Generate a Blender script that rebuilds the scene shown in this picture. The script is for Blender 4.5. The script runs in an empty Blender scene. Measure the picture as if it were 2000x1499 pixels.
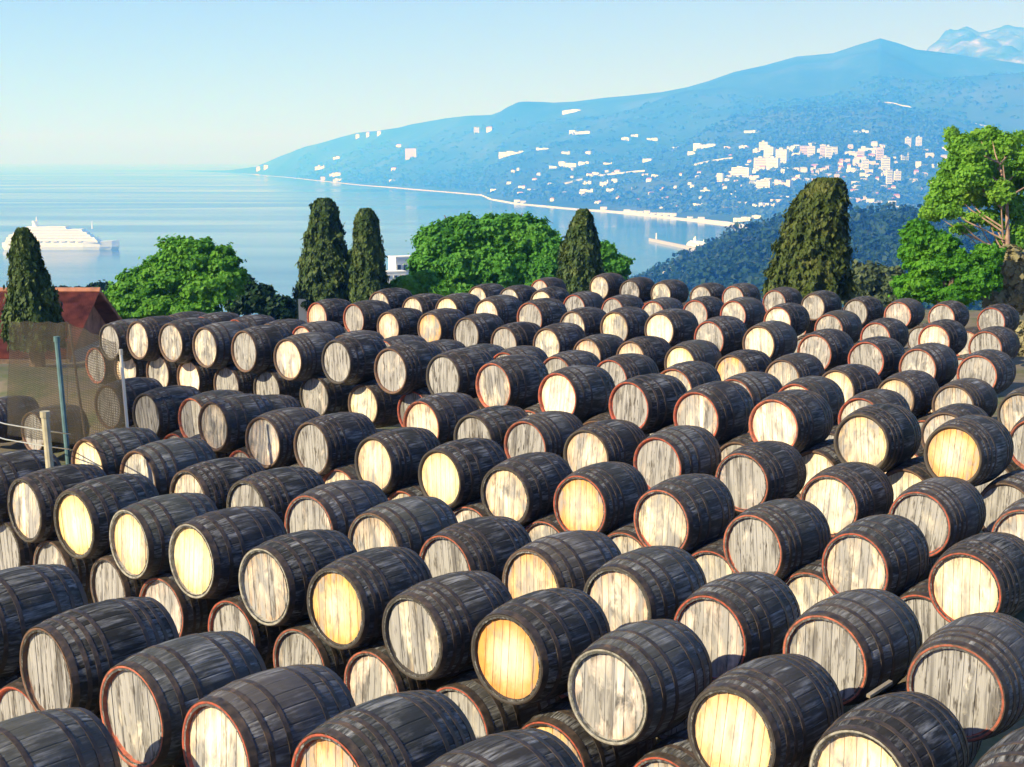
import bpy, bmesh, math, random
import numpy as np
from mathutils import Vector, Matrix, noise
R = random.Random(7)
NR = np.random.RandomState(11)
sc = bpy.context.scene
COL = sc.collection
PI = math.pi
# ------------------------------------------------------------------ camera, sky, sun, exposure
CAMZ = 5.2                       # eye height above the barrel yard (yard = 0)
SEA = CAMZ - 150.0
PITCH = math.radians(8.9)
FPX = 2790.0                     # focal length in pixels of a 2000 px wide picture
cam_d = bpy.data.cameras.new('camera')
cam_d.sensor_width = 36.0
cam_d.lens = FPX / 2000.0 * 36.0
cam_d.clip_start = 0.1
cam_d.clip_end = 120000
cam = bpy.data.objects.new('camera', cam_d)
COL.objects.link(cam)
cam.location = (0, 0, CAMZ)
cam.rotation_euler = (math.radians(90) - PITCH, 0, 0)
sc.camera = cam

SUN_AZ, SUN_EL = 238.0, 31.0     # clockwise from the view direction
w = bpy.data.worlds.new('World'); sc.world = w; w.use_nodes = True
nt = w.node_tree
for n in list(nt.nodes): nt.nodes.remove(n)
wo = nt.nodes.new('ShaderNodeOutputWorld'); bg = nt.nodes.new('ShaderNodeBackground')
sky = nt.nodes.new('ShaderNodeTexSky'); sky.sky_type = 'NISHITA'; sky.sun_disc = False
sky.sun_elevation = math.radians(SUN_EL); sky.sun_rotation = math.radians(SUN_AZ)
sky.altitude = 150; sky.air_density = 1.0; sky.dust_density = 0.6; sky.ozone_density = 1.8
bg.inputs['Strength'].default_value = 0.066
tint = nt.nodes.new('ShaderNodeMix'); tint.data_type = 'RGBA'; tint.blend_type = 'MULTIPLY'; tint.inputs[0].default_value = 1; tint.inputs[7].default_value = (1.10, .915, 1.05, 1)
nt.links.new(sky.outputs[0], tint.inputs[6]); nt.links.new(tint.outputs[2], bg.inputs[0]); nt.links.new(bg.outputs[0], wo.inputs[0])
sl = bpy.data.lights.new('sun', 'SUN'); sl.energy = 5.0; sl.angle = math.radians(0.5); sl.color = (1, .985, 1.0)
so = bpy.data.objects.new('sun', sl); COL.objects.link(so)
a_, e_ = math.radians(SUN_AZ), math.radians(SUN_EL)
sdir = Vector((math.sin(a_)*math.cos(e_), math.cos(a_)*math.cos(e_), math.sin(e_)))
so.rotation_euler = sdir.to_track_quat('Z', 'Y').to_euler()
so.location = (-20, -10, 40)
sc.view_settings.view_transform = 'Standard'; sc.view_settings.look = 'None'
sc.view_settings.gamma = 1; sc.view_settings.exposure = 0.75; sc.view_settings.use_curve_mapping = False
sc.render.engine = 'CYCLES'
cy = sc.cycles
cy.max_bounces = 6; cy.diffuse_bounces = 3; cy.glossy_bounces = 3; cy.transmission_bounces = 2
cy.transparent_max_bounces = 12; cy.volume_bounces = 3
cy.use_denoising = True
cy.sample_clamp_indirect = 6

# ------------------------------------------------------------------ helpers
def link(name, data, parent=None, loc=None, rot=None):
    o = bpy.data.objects.new(name, data); COL.objects.link(o)
    if parent is not None: o.parent = parent
    if loc is not None: o.location = loc
    if rot is not None: o.rotation_euler = rot
    return o
def tag(o, label=None, cat=None, group=None, kind=None):
    if label: o['label'] = label
    if cat: o['category'] = cat
    if group: o['group'] = group
    if kind: o['kind'] = kind
    return o
def mesh(name, V, Fc, mats=(), smooth=False, mi=None):
    m = bpy.data.meshes.new(name); m.from_pydata([tuple(v) for v in V], [], [tuple(f) for f in Fc])
    for k in (mats if isinstance(mats, (list, tuple)) else [mats]): m.materials.append(k)
    if smooth: m.polygons.foreach_set('use_smooth', [True]*len(m.polygons))
    if mi is not None: m.polygons.foreach_set('material_index', mi)
    m.update(); return m
class MB:
    def __init__(s): s.V = []; s.F = []
    def add(s, V, Fc):
        b = len(s.V); s.V += [tuple(v) for v in V]; s.F += [tuple(i+b for i in f) for f in Fc]; return s
    def box(s, x0, x1, y0, y1, z0, z1, M=None):
        V = [(x, y, z) for z in (z0, z1) for y in (y0, y1) for x in (x0, x1)]
        if M is not None: V = [M @ Vector(v) for v in V]
        return s.add(V, [(0,2,3,1),(4,5,7,6),(0,1,5,4),(2,6,7,3),(0,4,6,2),(1,3,7,5)])
    def tube(s, pts, rads, n=8, caps=True):
        rings = []; P = [Vector(p) for p in pts]
        b = len(s.V)
        for i, p in enumerate(P):
            d = (P[min(i+1, len(P)-1)] - P[max(i-1, 0)]).normalized()
            u = d.orthogonal().normalized() if abs(d.z) > .9 else d.cross(Vector((0,0,1))).normalized()
            v = d.cross(u); r = rads[i] if isinstance(rads, (list, tuple)) else rads
            for k in range(n):
                t = 2*PI*k/n; s.V.append(tuple(p + (u*math.cos(t) + v*math.sin(t))*r))
        for i in range(len(P)-1):
            for k in range(n):
                a = b+i*n+k; c = b+i*n+(k+1) % n
                s.F.append((a, c, c+n, a+n))
        if caps:
            s.F.append(tuple(b+k for k in range(n))[::-1]); s.F.append(tuple(b+(len(P)-1)*n+k for k in range(n)))
        return s
    def build(s, name, mat, parent=None, smooth=False, loc=None, rot=None):
        return link(name, mesh(name, s.V, s.F, mat, smooth), parent, loc, rot)
def pix(u, v, d):
    """world point seen at photo pixel (u,v) at d metres along the optical axis (used once to survey the place)"""
    c, s = math.cos(PITCH), math.sin(PITCH)
    x = (u-1000)/FPX*d; up = -(v-749.5)/FPX*d
    return Vector((x, c*d + s*up, -s*d + c*up + CAMZ))
def newmat(name):
    m = bpy.data.materials.new(name); m.use_nodes = True
    t = m.node_tree; p = t.nodes['Principled BSDF']; return m, t, p
def N(t, ty, **kw):
    n = t.nodes.new(ty)
    for k, v in kw.items():
        if k.startswith('i_'): n.inputs[k[2:].replace('_', ' ')].default_value = v
        else: setattr(n, k, v)
    return n
def ramp(t, fac, stops, interp='LINEAR'):
    r = t.nodes.new('ShaderNodeValToRGB'); r.color_ramp.interpolation = interp
    el = r.color_ramp.elements
    while len(el) < len(stops): el.new(.5)
    for e, (p, c) in zip(el, stops):
        e.position = p; e.color = (c, c, c, 1) if isinstance(c, (int, float)) else (*c, 1)
    t.links.new(fac, r.inputs[0]); return r.outputs[0]
def mix(t, fac, a, b, mode='MIX'):
    m = t.nodes.new('ShaderNodeMix'); m.data_type = 'RGBA'; m.blend_type = mode
    for i, val in ((0, fac), (6, a), (7, b)):
        sock = m.inputs[i]
        if hasattr(val, 'links'): t.links.new(val, sock)
        elif i == 0: sock.default_value = val
        elif isinstance(val, (int, float)): sock.default_value = (val, val, val, 1)
        else: sock.default_value = (*val[:3], 1)
    return m.outputs[2]
def mathn(t, op, a, b=None):
    m = t.nodes.new('ShaderNodeMath'); m.operation = op
    for i, v in enumerate((a, b)):
        if v is None: continue
        if hasattr(v, 'links'): t.links.new(v, m.inputs[i])
        else: m.inputs[i].default_value = v
    return m.outputs[0]
def coords(t, scale=(1,1,1), seed=True, kind='Object', attr=None):
    tc = t.nodes.new('ShaderNodeTexCoord'); mp = t.nodes.new('ShaderNodeMapping')
    mp.inputs['Scale'].default_value = scale
    t.links.new(tc.outputs[kind], mp.inputs[0])
    if seed:
        cb = t.nodes.new('ShaderNodeCombineXYZ')
        if attr:
            at = t.nodes.new('ShaderNodeAttribute'); at.attribute_type = 'OBJECT'; at.attribute_name = attr; f = at.outputs['Fac']
        else:
            oi = t.nodes.new('ShaderNodeObjectInfo'); f = mathn(t, 'MULTIPLY', oi.outputs['Random'], 37.0)
        t.links.new(f, cb.inputs[0]); t.links.new(f, cb.inputs[1]); t.links.new(f, cb.inputs[2])
        t.links.new(cb.outputs[0], mp.inputs['Location'])
    return mp.outputs[0]
def noise_n(t, vec, scale, detail=4, rough=.55, dist=0):
    n = N(t, 'ShaderNodeTexNoise'); n.inputs['Scale'].default_value = scale; n.inputs['Detail'].default_value = detail
    n.inputs['Roughness'].default_value = rough; n.inputs['Distortion'].default_value = dist
    t.links.new(vec, n.inputs['Vector']); return n.outputs['Fac']
def bump(t, p, h, strength=.3, dist=.01):
    b = t.nodes.new('ShaderNodeBump'); b.inputs['Strength'].default_value = strength; b.inputs['Distance'].default_value = dist
    t.links.new(h, b.inputs['Height']); t.links.new(b.outputs[0], p.inputs['Normal'])

# ------------------------------------------------------------------ materials
def m_body():
    m, t, p = newmat('blackened_oak')
    v = coords(t, (3.2, .9, 3.2)); n1 = noise_n(t, v, 2.2, 5, .6)
    v2 = coords(t, (22, 1.6, 22)); n2 = noise_n(t, v2, 2.0, 4, .6)
    v3 = coords(t, (1, 1, 1)); n3 = noise_n(t, v3, 9, 5, .65)
    worn = mathn(t, 'MULTIPLY', ramp(t, n1, [(.44, 0.), (.68, 1.)]), ramp(t, n2, [(.40, .0), (.66, 1.)]))
    c = mix(t, n2, (.014, .015, .016), (.048, .050, .053))
    oi = t.nodes.new('ShaderNodeObjectInfo')
    c = mix(t, mathn(t, 'MULTIPLY', oi.outputs['Random'], .14), c, (.05, .045, .042))
    c = mix(t, 1., c, oi.outputs['Color'], 'MULTIPLY')
    c = mix(t, mathn(t, 'MULTIPLY', worn, .9), c, (.35, .36, .38))
    c = mix(t, ramp(t, n3, [(.66, 0.), (.74, .5)]), c, (.20, .19, .18))
    t.links.new(c, p.inputs['Base Color'])
    t.links.new(ramp(t, n3, [(.3, .58), (.7, .82)]), p.inputs['Roughness'])
    p.inputs['Specular IOR Level'].default_value = .32
    bump(t, p, mathn(t, 'ADD', n2, n3), .35, .006)
    return m
def m_hoop():
    m, t, p = newmat('rusty_hoop_iron')
    n = noise_n(t, coords(t), 14, 5, .6)
    t.links.new(ramp(t, n, [(.3, (.030, .026, .026)), (.55, (.075, .058, .050)), (.75, (.15, .10, .075))]), p.inputs['Base Color'])
    p.inputs['Metallic'].default_value = .35; t.links.new(ramp(t, n, [(.3, .42), (.7, .7)]), p.inputs['Roughness'])
    bump(t, p, n, .25, .003); return m
def m_head():
    m, t, p = newmat('weathered_head_oak')
    oi = t.nodes.new('ShaderNodeObjectInfo')
    at = t.nodes.new('ShaderNodeAttribute'); at.attribute_type = 'OBJECT'; at.attribute_name = 'grime'
    vs = coords(t, (8.5, 1, .8), attr='seed'); s1 = noise_n(t, vs, 1.6, 4, .6, .4)
    vf = coords(t, (55, 1, 2.2), attr='seed'); s2 = noise_n(t, vf, 1.3, 3, .6)
    vb = coords(t, (3.2, 1, 2.0), attr='seed'); s3 = noise_n(t, vb, 1.7, 4, .6, .6)
    vk = coords(t, (11, 1, 1.8), attr='seed'); s4 = noise_n(t, vk, 2.6, 3, .7)
    base = oi.outputs['Color']
    sx = t.nodes.new('ShaderNodeSeparateXYZ'); tco = t.nodes.new('ShaderNodeTexCoord'); t.links.new(tco.outputs['Object'], sx.inputs[0])
    r2 = mathn(t, 'SQRT', mathn(t, 'ADD', mathn(t, 'POWER', sx.outputs[0], 2.), mathn(t, 'POWER', sx.outputs[2], 2.)))
    r2 = mathn(t, 'ADD', r2, mathn(t, 'MULTIPLY', mathn(t, 'SUBTRACT', s3, .5), .34))
    base = mix(t, ramp(t, r2, [(.08, .7), (.29, 0.)]), base, (.90, .87, .80))
    base = mix(t, ramp(t, r2, [(.24, 0.), (.36, .85)]), base, mix(t, 1., base, (.92, .66, .42), 'MULTIPLY'))
    dk = mix(t, 1.0, base, (.74, .62, .48), 'MULTIPLY')
    c = mix(t, ramp(t, s1, [(.42, 0.), (.62, .55)]), base, dk)
    # bare grey weathering, its amount set per barrel
    lvl = mathn(t, 'SUBTRACT', mathn(t, 'ADD', mathn(t, 'MULTIPLY', s3, .75), mathn(t, 'MULTIPLY', s1, .45)), .42)
    g = mathn(t, 'ADD', mathn(t, 'MULTIPLY', mathn(t, 'SUBTRACT', mathn(t, 'ADD', lvl, mathn(t, 'MULTIPLY', at.outputs['Fac'], .62)), .33), 5.0), 0)
    gc = t.nodes.new('ShaderNodeClamp'); t.links.new(g, gc.inputs[0])
    grey = mix(t, s2, (.19, .19, .205), (.50, .50, .52))
    grey = mix(t, ramp(t, s1, [(.38, .8), (.52, 0.)]), grey, (.07, .068, .075))
    c = mix(t, gc.outputs[0], c, grey)
    # black tannin streaks and knots
    c = mix(t, mathn(t, 'MULTIPLY', ramp(t, s4, [(.55, 0.), (.64, .95)]), mathn(t, 'ADD', mathn(t, 'MULTIPLY', at.outputs['Fac'], 1.1), .12)), c, (.035, .028, .026))
    c = mix(t, mathn(t, 'MULTIPLY', oi.outputs['Random'], .22), c, (.25, .22, .19))
    t.links.new(c, p.inputs['Base Color']); p.inputs['Roughness'].default_value = .75
    bump(t, p, mathn(t, 'ADD', s2, s1), .3, .004); return m
def m_rim():
    m, t, p = newmat('painted_chime')
    oi = t.nodes.new('ShaderNodeObjectInfo')
    n = noise_n(t, coords(t), 16, 4, .65)
    c = mix(t, ramp(t, n, [(.42, 0.), (.66, .75)]), oi.outputs['Color'], (.06, .05, .047))
    t.links.new(c, p.inputs['Base Color']); p.inputs['Roughness'].default_value = .7
    bump(t, p, n, .3, .004); return m
def m_plain(name, col, rough=.7, var=.25, scale=3, metallic=0, bs=.2):
    m, t, p = newmat(name)
    n = noise_n(t, coords(t), scale, 5, .6)
    d = tuple(x*(1-var) for x in col); l = tuple(min(1, x*(1+var)) for x in col)
    t.links.new(ramp(t, n, [(.3, d), (.7, l)]), p.inputs['Base Color'])
    p.inputs['Roughness'].default_value = rough; p.inputs['Metallic'].default_value = metallic
    if bs: bump(t, p, n, bs, .01)
    return m
def m_leaf(name, ca, cb, cc, transl=.35, scale=.6):
    m, t, p = newmat(name)
    geo = t.nodes.new('ShaderNodeNewGeometry')
    tc = t.nodes.new('ShaderNodeTexCoord')
    n = noise_n(t, tc.outputs['Object'], scale, 3, .6)
    c = ramp(t, n, [(.30, ca), (.5, cb), (.72, cc)])
    rnd = geo.outputs['Random Per Island']
    c = mix(t, ramp(t, rnd, [(0, 0.), (1, .55)]), c, tuple(x*1.5 for x in cb))
    t.links.new(c, p.inputs['Base Color']); p.inputs['Roughness'].default_value = .6
    p.inputs['Specular IOR Level'].default_value = .25
    tr = t.nodes.new('ShaderNodeBsdfTranslucent'); t.links.new(c, tr.inputs[0])
    ms = t.nodes.new('ShaderNodeMixShader'); ms.inputs[0].default_value = transl
    out = t.nodes['Material Output']
    t.links.new(p.outputs[0], ms.inputs[1]); t.links.new(tr.outputs[0], ms.inputs[2]); t.links.new(ms.outputs[0], out.inputs[0])
    return m
M_BODY, M_HOOP, M_HEAD, M_RIM = m_body(), m_hoop(), m_head(), m_rim()
M_BARK = m_plain('bark', (.16, .11, .085), .9, .4, 8)
M_PINK = m_plain('pine_bark', (.33, .22, .17), .9, .35, 5)

# ------------------------------------------------------------------ the land: yard, hillside, spur, far headland, sea
AX = (math.sin(math.radians(41)), math.cos(math.radians(41)))
GK = [(0,-4.2),(3.3,-4.2),(4.6,-4.25),(7,-4.42),(8.3,-4.38),(10.8,-4.33),(11.6,-4.48),(12.4,-4.34),(13.8,-3.99),(16.3,-4.30),(19,-4.42),(20.7,-4.20),(24.8,-4.32),(29.5,-4.44),(34,-4.5)]
gx = np.array([a for a, b in GK])*1.2; gz = np.array([b for a, b in GK])*1.2 + CAMZ
def smooth(a, b, x):
    t = np.clip((x-a)/(b-a), 0, 1); return t*t*(3-2*t)
CRX = np.array([-400, 1150, 1230, 1310, 1350, 1380, 1420, 1450, 1500, 1560, 1640, 1760, 1850, 2000, 2600.])
CRY = np.array([900, 720, 600, 560, 535, 512, 494, 476, 462, 456, 450, 438, 432, 425, 400.])
def snoise(x, y, sc_, seed=0.):
    return np.array([noise.noise(Vector((a/sc_+seed, b/sc_-seed, seed*.37))) for a, b in zip(x.ravel(), y.ravel())]).reshape(x.shape)
def land_z(x, y, fine=True):
    x = np.asarray(x, float); y = np.asarray(y, float)
    d = np.hypot(x, y)
    ax = x*AX[0] + y*AX[1]
    yard = np.interp(ax, gx, gz)
    # beyond the yard the hill drops to the bay
    u_ = np.arctan2(x, np.maximum(y, 1e-3)); d = d + 0*d; sh = np.interp(u_, [-.30, -.12, 0.], [16, 10, 0]); sh = np.where(d > 200, 0, sh*np.clip((200-d)/100, 0, 1))
    base = np.interp(d + sh, [0, 48, 60, 90, 160, 400, 900, 1250, 1500, 4000], [0, 0, -1.5, -6, -17, -50, -100, SEA+2, SEA-12, SEA-30])
    u = 1000 + FPX*1.012*x/np.maximum(y, 1e-3); u = np.where(y <= 0, np.where(x > 0, 2600, -400), u)
    u = np.clip(u, -400, 2600)
    vc = np.interp(u, CRX, CRY)
    zc = CAMZ - (vc-312)/2824*1100
    k = smooth(330, 1080, d)*(1-smooth(1120, 1900, d))
    spur = base*(1-k) + (zc - 0)*k
    z = np.where(u > 1150, np.maximum(base, spur), base)
    kk = smooth(50, 70, d+sh); z = yard*(1-kk) + z*kk
    if fine:
        z = z + snoise(x, y, 60, 3.1)*np.clip((d-70)/400, 0, 1)*9 + snoise(x, y, 3, 1.1)*.08
    return z
def grid_mesh(name, X, Y, Z, mat):
    h, wd = X.shape
    V = np.stack([X, Y, Z], -1).reshape(-1, 3)
    i = np.arange((h-1)*(wd-1)); r, c = i//(wd-1), i % (wd-1); a = r*wd+c
    Fc = np.stack([a, a+1, a+wd+1, a+wd], -1)
    m = bpy.data.meshes.new(name); m.vertices.add(len(V)); m.vertices.foreach_set('co', V.ravel())
    m.loops.add(len(Fc)*4); m.loops.foreach_set('vertex_index', Fc.ravel())
    m.polygons.add(len(Fc)); m.polygons.foreach_set('loop_start', np.arange(len(Fc))*4)
    m.polygons.foreach_set('use_smooth', np.ones(len(Fc), bool))
    m.update(calc_edges=True); m.validate(); m.materials.append(mat)
    return link(name, m)
def m_ground():
    m, t, p = newmat('yard_earth')
    v = coords(t, seed=False); n = noise_n(t, v, .35, 6, .65); n2 = noise_n(t, v, 6, 5, .7)
    c = ramp(t, n, [(.35, (.12, .09, .06)), (.47, (.20, .16, .11)), (.56, (.07, .10, .03)), (.7, (.24, .20, .14))])
    c = mix(t, mathn(t, 'MULTIPLY', n2, .5), c, (.09, .09, .06))
    # scrub over the slope: a plain vegetation colour away from the yard
    sx = t.nodes.new('ShaderNodeSeparateXYZ'); t.links.new(v, sx.inputs[0])
    dist = mathn(t, 'SQRT', mathn(t, 'ADD', mathn(t, 'MULTIPLY', sx.outputs[0], sx.outputs[0]), mathn(t, 'MULTIPLY', sx.outputs[1], sx.outputs[1])))
    far = ramp(t, mathn(t, 'DIVIDE', dist, 400.), [(.13, 0.), (.2, 1.)])
    n4 = noise_n(t, v, .03, 6, .7)
    veg = ramp(t, n4, [(.35, (.018, .04, .016)), (.6, (.045, .08, .03)), (.75, (.09, .11, .05))])
    t.links.new(mix(t, far, c, veg), p.inputs['Base Color']); p.inputs['Roughness'].default_value = .95
    bump(t, p, n2, .5, .04); return m
th = np.radians(np.linspace(-75, 75, 301)); rr = np.concatenate([np.linspace(1, 60, 60), np.geomspace(62, 2300, 110)])
TH, RR = np.meshgrid(th, rr); GX, GY = RR*np.sin(TH), RR*np.cos(TH)
ground = tag(grid_mesh('ground', GX[:, ::-1], GY[:, ::-1], land_z(GX, GY)[:, ::-1], m_ground()), kind='structure')
pb = MB(); pb.box(-40, 40, -30, 1.2, -1.0, .12)
tag(pb.build('ground', ground.data.materials[0]), kind='structure')

# far headland, surveyed as shoreline and ridge
SHX = [300, 440, 500, 560, 700, 850, 940, 960, 1000, 1100, 1200, 1300, 1400, 1470, 1500, 1560, 1800, 2800]
SHY = [332, 336, 341, 346, 361, 373, 381, 390, 397, 407, 415, 425, 437, 445, 450, 455, 455, 455]
RGX = [300, 440, 500, 545, 600, 650, 700, 740, 780, 830, 870, 910, 960, 1010, 1060, 1120, 1180, 1240, 1290, 1340, 1380, 1430, 1490, 1550, 1620, 1665, 1710, 1745, 1780, 1830, 1880, 1940, 2000, 2200, 2500, 2800]
RGY = [334, 333, 326, 306, 287, 274, 260, 255, 250, 240, 232, 228, 226, 208, 205, 202, 194, 189, 184, 175, 164, 146, 132, 114, 107, 92, 79, 88, 100, 106, 114, 122, 132, 150, 140, 170]
RDX = [300, 440, 500, 600, 800, 1000, 1300, 1700, 2100, 2800]
RDD = [18500, 17000, 15500, 13800, 11500, 9800, 8600, 8200, 8000, 7800]
def shore_d(u): return 2824*150.0/(np.interp(u, SHX, SHY)-312)
def prof(u, tau):
    """distance and height of the far slope, tau 0 at the shore and 1 at the ridge"""
    d0 = shore_d(u); d1 = np.maximum(np.interp(u, RDX, RDD), d0*1.03)
    d = d0 + (d1-d0)*tau
    zr = CAMZ + (312-np.interp(u, RGX, RGY))/2824*d1
    t = np.clip(tau, 0, 1)
    z = SEA + (zr-SEA)*(.45*t + .55*t**1.7)
    over = np.clip(tau-1, 0, 1); z = z - over*(zr-SEA)*1.0
    return d, z
def far_xyz(u, tau, rough=True):
    d, z = prof(u, tau)
    x = (u-1000)/2824*d; y = np.sqrt(np.maximum(d*d*1.0, 1))
    if rough:
        amp = np.clip(tau*4, 0, 1)*np.clip(1.0-np.abs(tau-1)*0, 0, 1)
        env = np.clip(tau*5, 0, 1)*(1-smooth(.86, 1.0, tau)*.93)
        z = z + (snoise(x, y, 900, 2.)*170 + snoise(x, y, 330, 7.)*45 + snoise(x, y, 120, 5.)*4)*env*np.clip((z-SEA)/350, .12, 1)
    return x, y, z
uu = np.concatenate([np.arange(300, 2100, 5.), np.arange(2100, 2801, 25.)]); tt = np.concatenate([np.linspace(-.02, 1, 95), np.linspace(1.03, 1.5, 12)])
TT, UU = np.meshgrid(tt, uu, indexing='ij')
FX, FY, FZ = far_xyz(UU, np.maximum(TT, 0))
FZ = np.where(TT < 0, SEA-3, FZ + np.clip(TT*60, 0, 1)*2.5); FX = FX; 
def m_mount():
    m, t, p = newmat('wooded_mountain')
    v = coords(t, seed=False); n = noise_n(t, v, .0025, 7, .65); n2 = noise_n(t, v, .02, 5, .7)
    c = ramp(t, n, [(.3, (.02, .05, .03)), (.52, (.05, .085, .045)), (.7, (.09, .115, .065))])
    c = mix(t, ramp(t, n2, [(.60, 0.), (.74, .55)]), c, (.16, .15, .11))
    t.links.new(c, p.inputs['Base Color']); p.inputs['Roughness'].default_value = 1
    p.inputs['Specular IOR Level'].default_value = 0
    return m
M_MOUNT = m_mount()
tag(grid_mesh('headland', FX, FY, FZ, M_MOUNT), kind='structure')
# pale beach along the far shore
bu = np.arange(470, 1560, 4.)
bt = np.array([0, .35, 1.])
bd0 = shore_d(bu); wid = 75 + 40*snoise(bu, bu*0, 60, 4.) + 10*(bu > 940)
BX = []; BY = []; BZ = []
for q, h in ((-.35, -1.), (0., 2.2), (1.2, 6.)):
    d = bd0 + wid*q*(bd0/3500)**.7; BX.append((bu-1000)/2824*d); BY.append(d); BZ.append(np.full_like(d, SEA+h))
M_SAND = m_plain('pale_beach', (.72, .66, .58), .9, .12, .02, 0, 0)
tag(grid_mesh('beach', np.array(BX), np.array(BY), np.array(BZ), M_SAND), kind='structure')

# high rocky massif behind, right
mu = np.arange(1740, 2800, 8.); 
MRX = [1740, 1790, 1815, 1835, 1865, 1900, 1950, 2000, 2200, 2500, 2800]; MRY = [190, 112, 84, 66, 60, 64, 58, 62, 40, 60, 100]
mt = np.linspace(0, 1.5, 60); MT, MU = np.meshgrid(mt, mu, indexing='ij')
zr = CAMZ + (312-np.interp(MU, MRX, MRY))/2824*9900
MD = 8700 + 1200*MT; MX = (MU-1000)/2824*MD; MY = MD
MZ = np.where(MT <= 1, (zr*.55)+(zr*.45)*np.clip(MT, 0, 1)**.5, zr*(1-(MT-1)*1.2)) + (snoise(MX, MY, 420, 9.)*60 + snoise(MX, MY, 130, 2.)*70 + snoise(MX, MY, 50, 5.)*25)*np.clip(np.abs(MT-1)*4, .4, 1)
def m_rock():
    m, t, p = newmat('limestone_crag')
    v = coords(t, (1, 1, 2.2), seed=False); n = noise_n(t, v, .004, 6, .65, .5)
    t.links.new(ramp(t, n, [(.42, (.05, .08, .05)), (.55, (.14, .15, .12)), (.68, (.42, .40, .37))]), p.inputs['Base Color'])
    p.inputs['Roughness'].default_value = 1; p.inputs['Specular IOR Level'].default_value = 0; return m
tag(grid_mesh('mountain', MX, MY, MZ, m_rock()), kind='structure')

# sea
def m_sea():
    m, t, p = newmat('sea_water')
    v = coords(t, (1, 1, 1), seed=False)
    va = coords(t, (.00022, .0011, 1), seed=False); n1 = noise_n(t, va, 1.6, 3, .5, .9)
    n2 = noise_n(t, v, .09, 4, .6); n3 = noise_n(t, v, .012, 3, .5)
    p.inputs['Base Color'].default_value = (.02, .10, .20, 1)
    t.links.new(mix(t, ramp(t, n1, [(.35, 0.), (.65, 1.)]), (.012, .11, .24), (.03, .12, .20)), p.inputs['Base Color'])
    t.links.new(ramp(t, n1, [(.36, .08), (.62, .2)]), p.inputs['Roughness'])
    p.inputs['IOR'].default_value = 1.33
    b = t.nodes.new('ShaderNodeBump'); b.inputs['Distance'].default_value = 1.0
    t.links.new(ramp(t, n1, [(.38, .02), (.62, .16)]), b.inputs['Strength'])
    t.links.new(mathn(t, 'ADD', n2, n3), b.inputs['Height']); t.links.new(b.outputs[0], p.inputs['Normal'])
    return m
sb = MB()
L = 58000
sb.add([(-L, -2000, SEA), (L, -2000, SEA), (L, L, SEA), (-L, L, SEA)], [(0, 1, 2, 3)])
tag(sb.build('sea', m_sea()), kind='structure')
# haze
hb = MB(); hb.box(-L-500, L+500, -2500, L+500, SEA-40, 1000)
hm = bpy.data.materials.new('sea_haze'); hm.use_nodes = True; ht = hm.node_tree
for n in list(ht.nodes): ht.nodes.remove(n)
ho = ht.nodes.new('ShaderNodeOutputMaterial'); pv = ht.nodes.new('ShaderNodeVolumePrincipled')
HAZE = (.050, .285, 1.0); HD = .00036
pv.inputs['Color'].default_value = (*HAZE, 1); pv.inputs['Density'].default_value = HD
pv.inputs['Absorption Color'].default_value = (1, 1, 1, 1); pv.inputs['Anisotropy'].default_value = 0.0
ht.links.new(pv.outputs[0], ho.inputs['Volume'])
HZ = tag(hb.build('haze', hm), kind='stuff')

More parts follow.
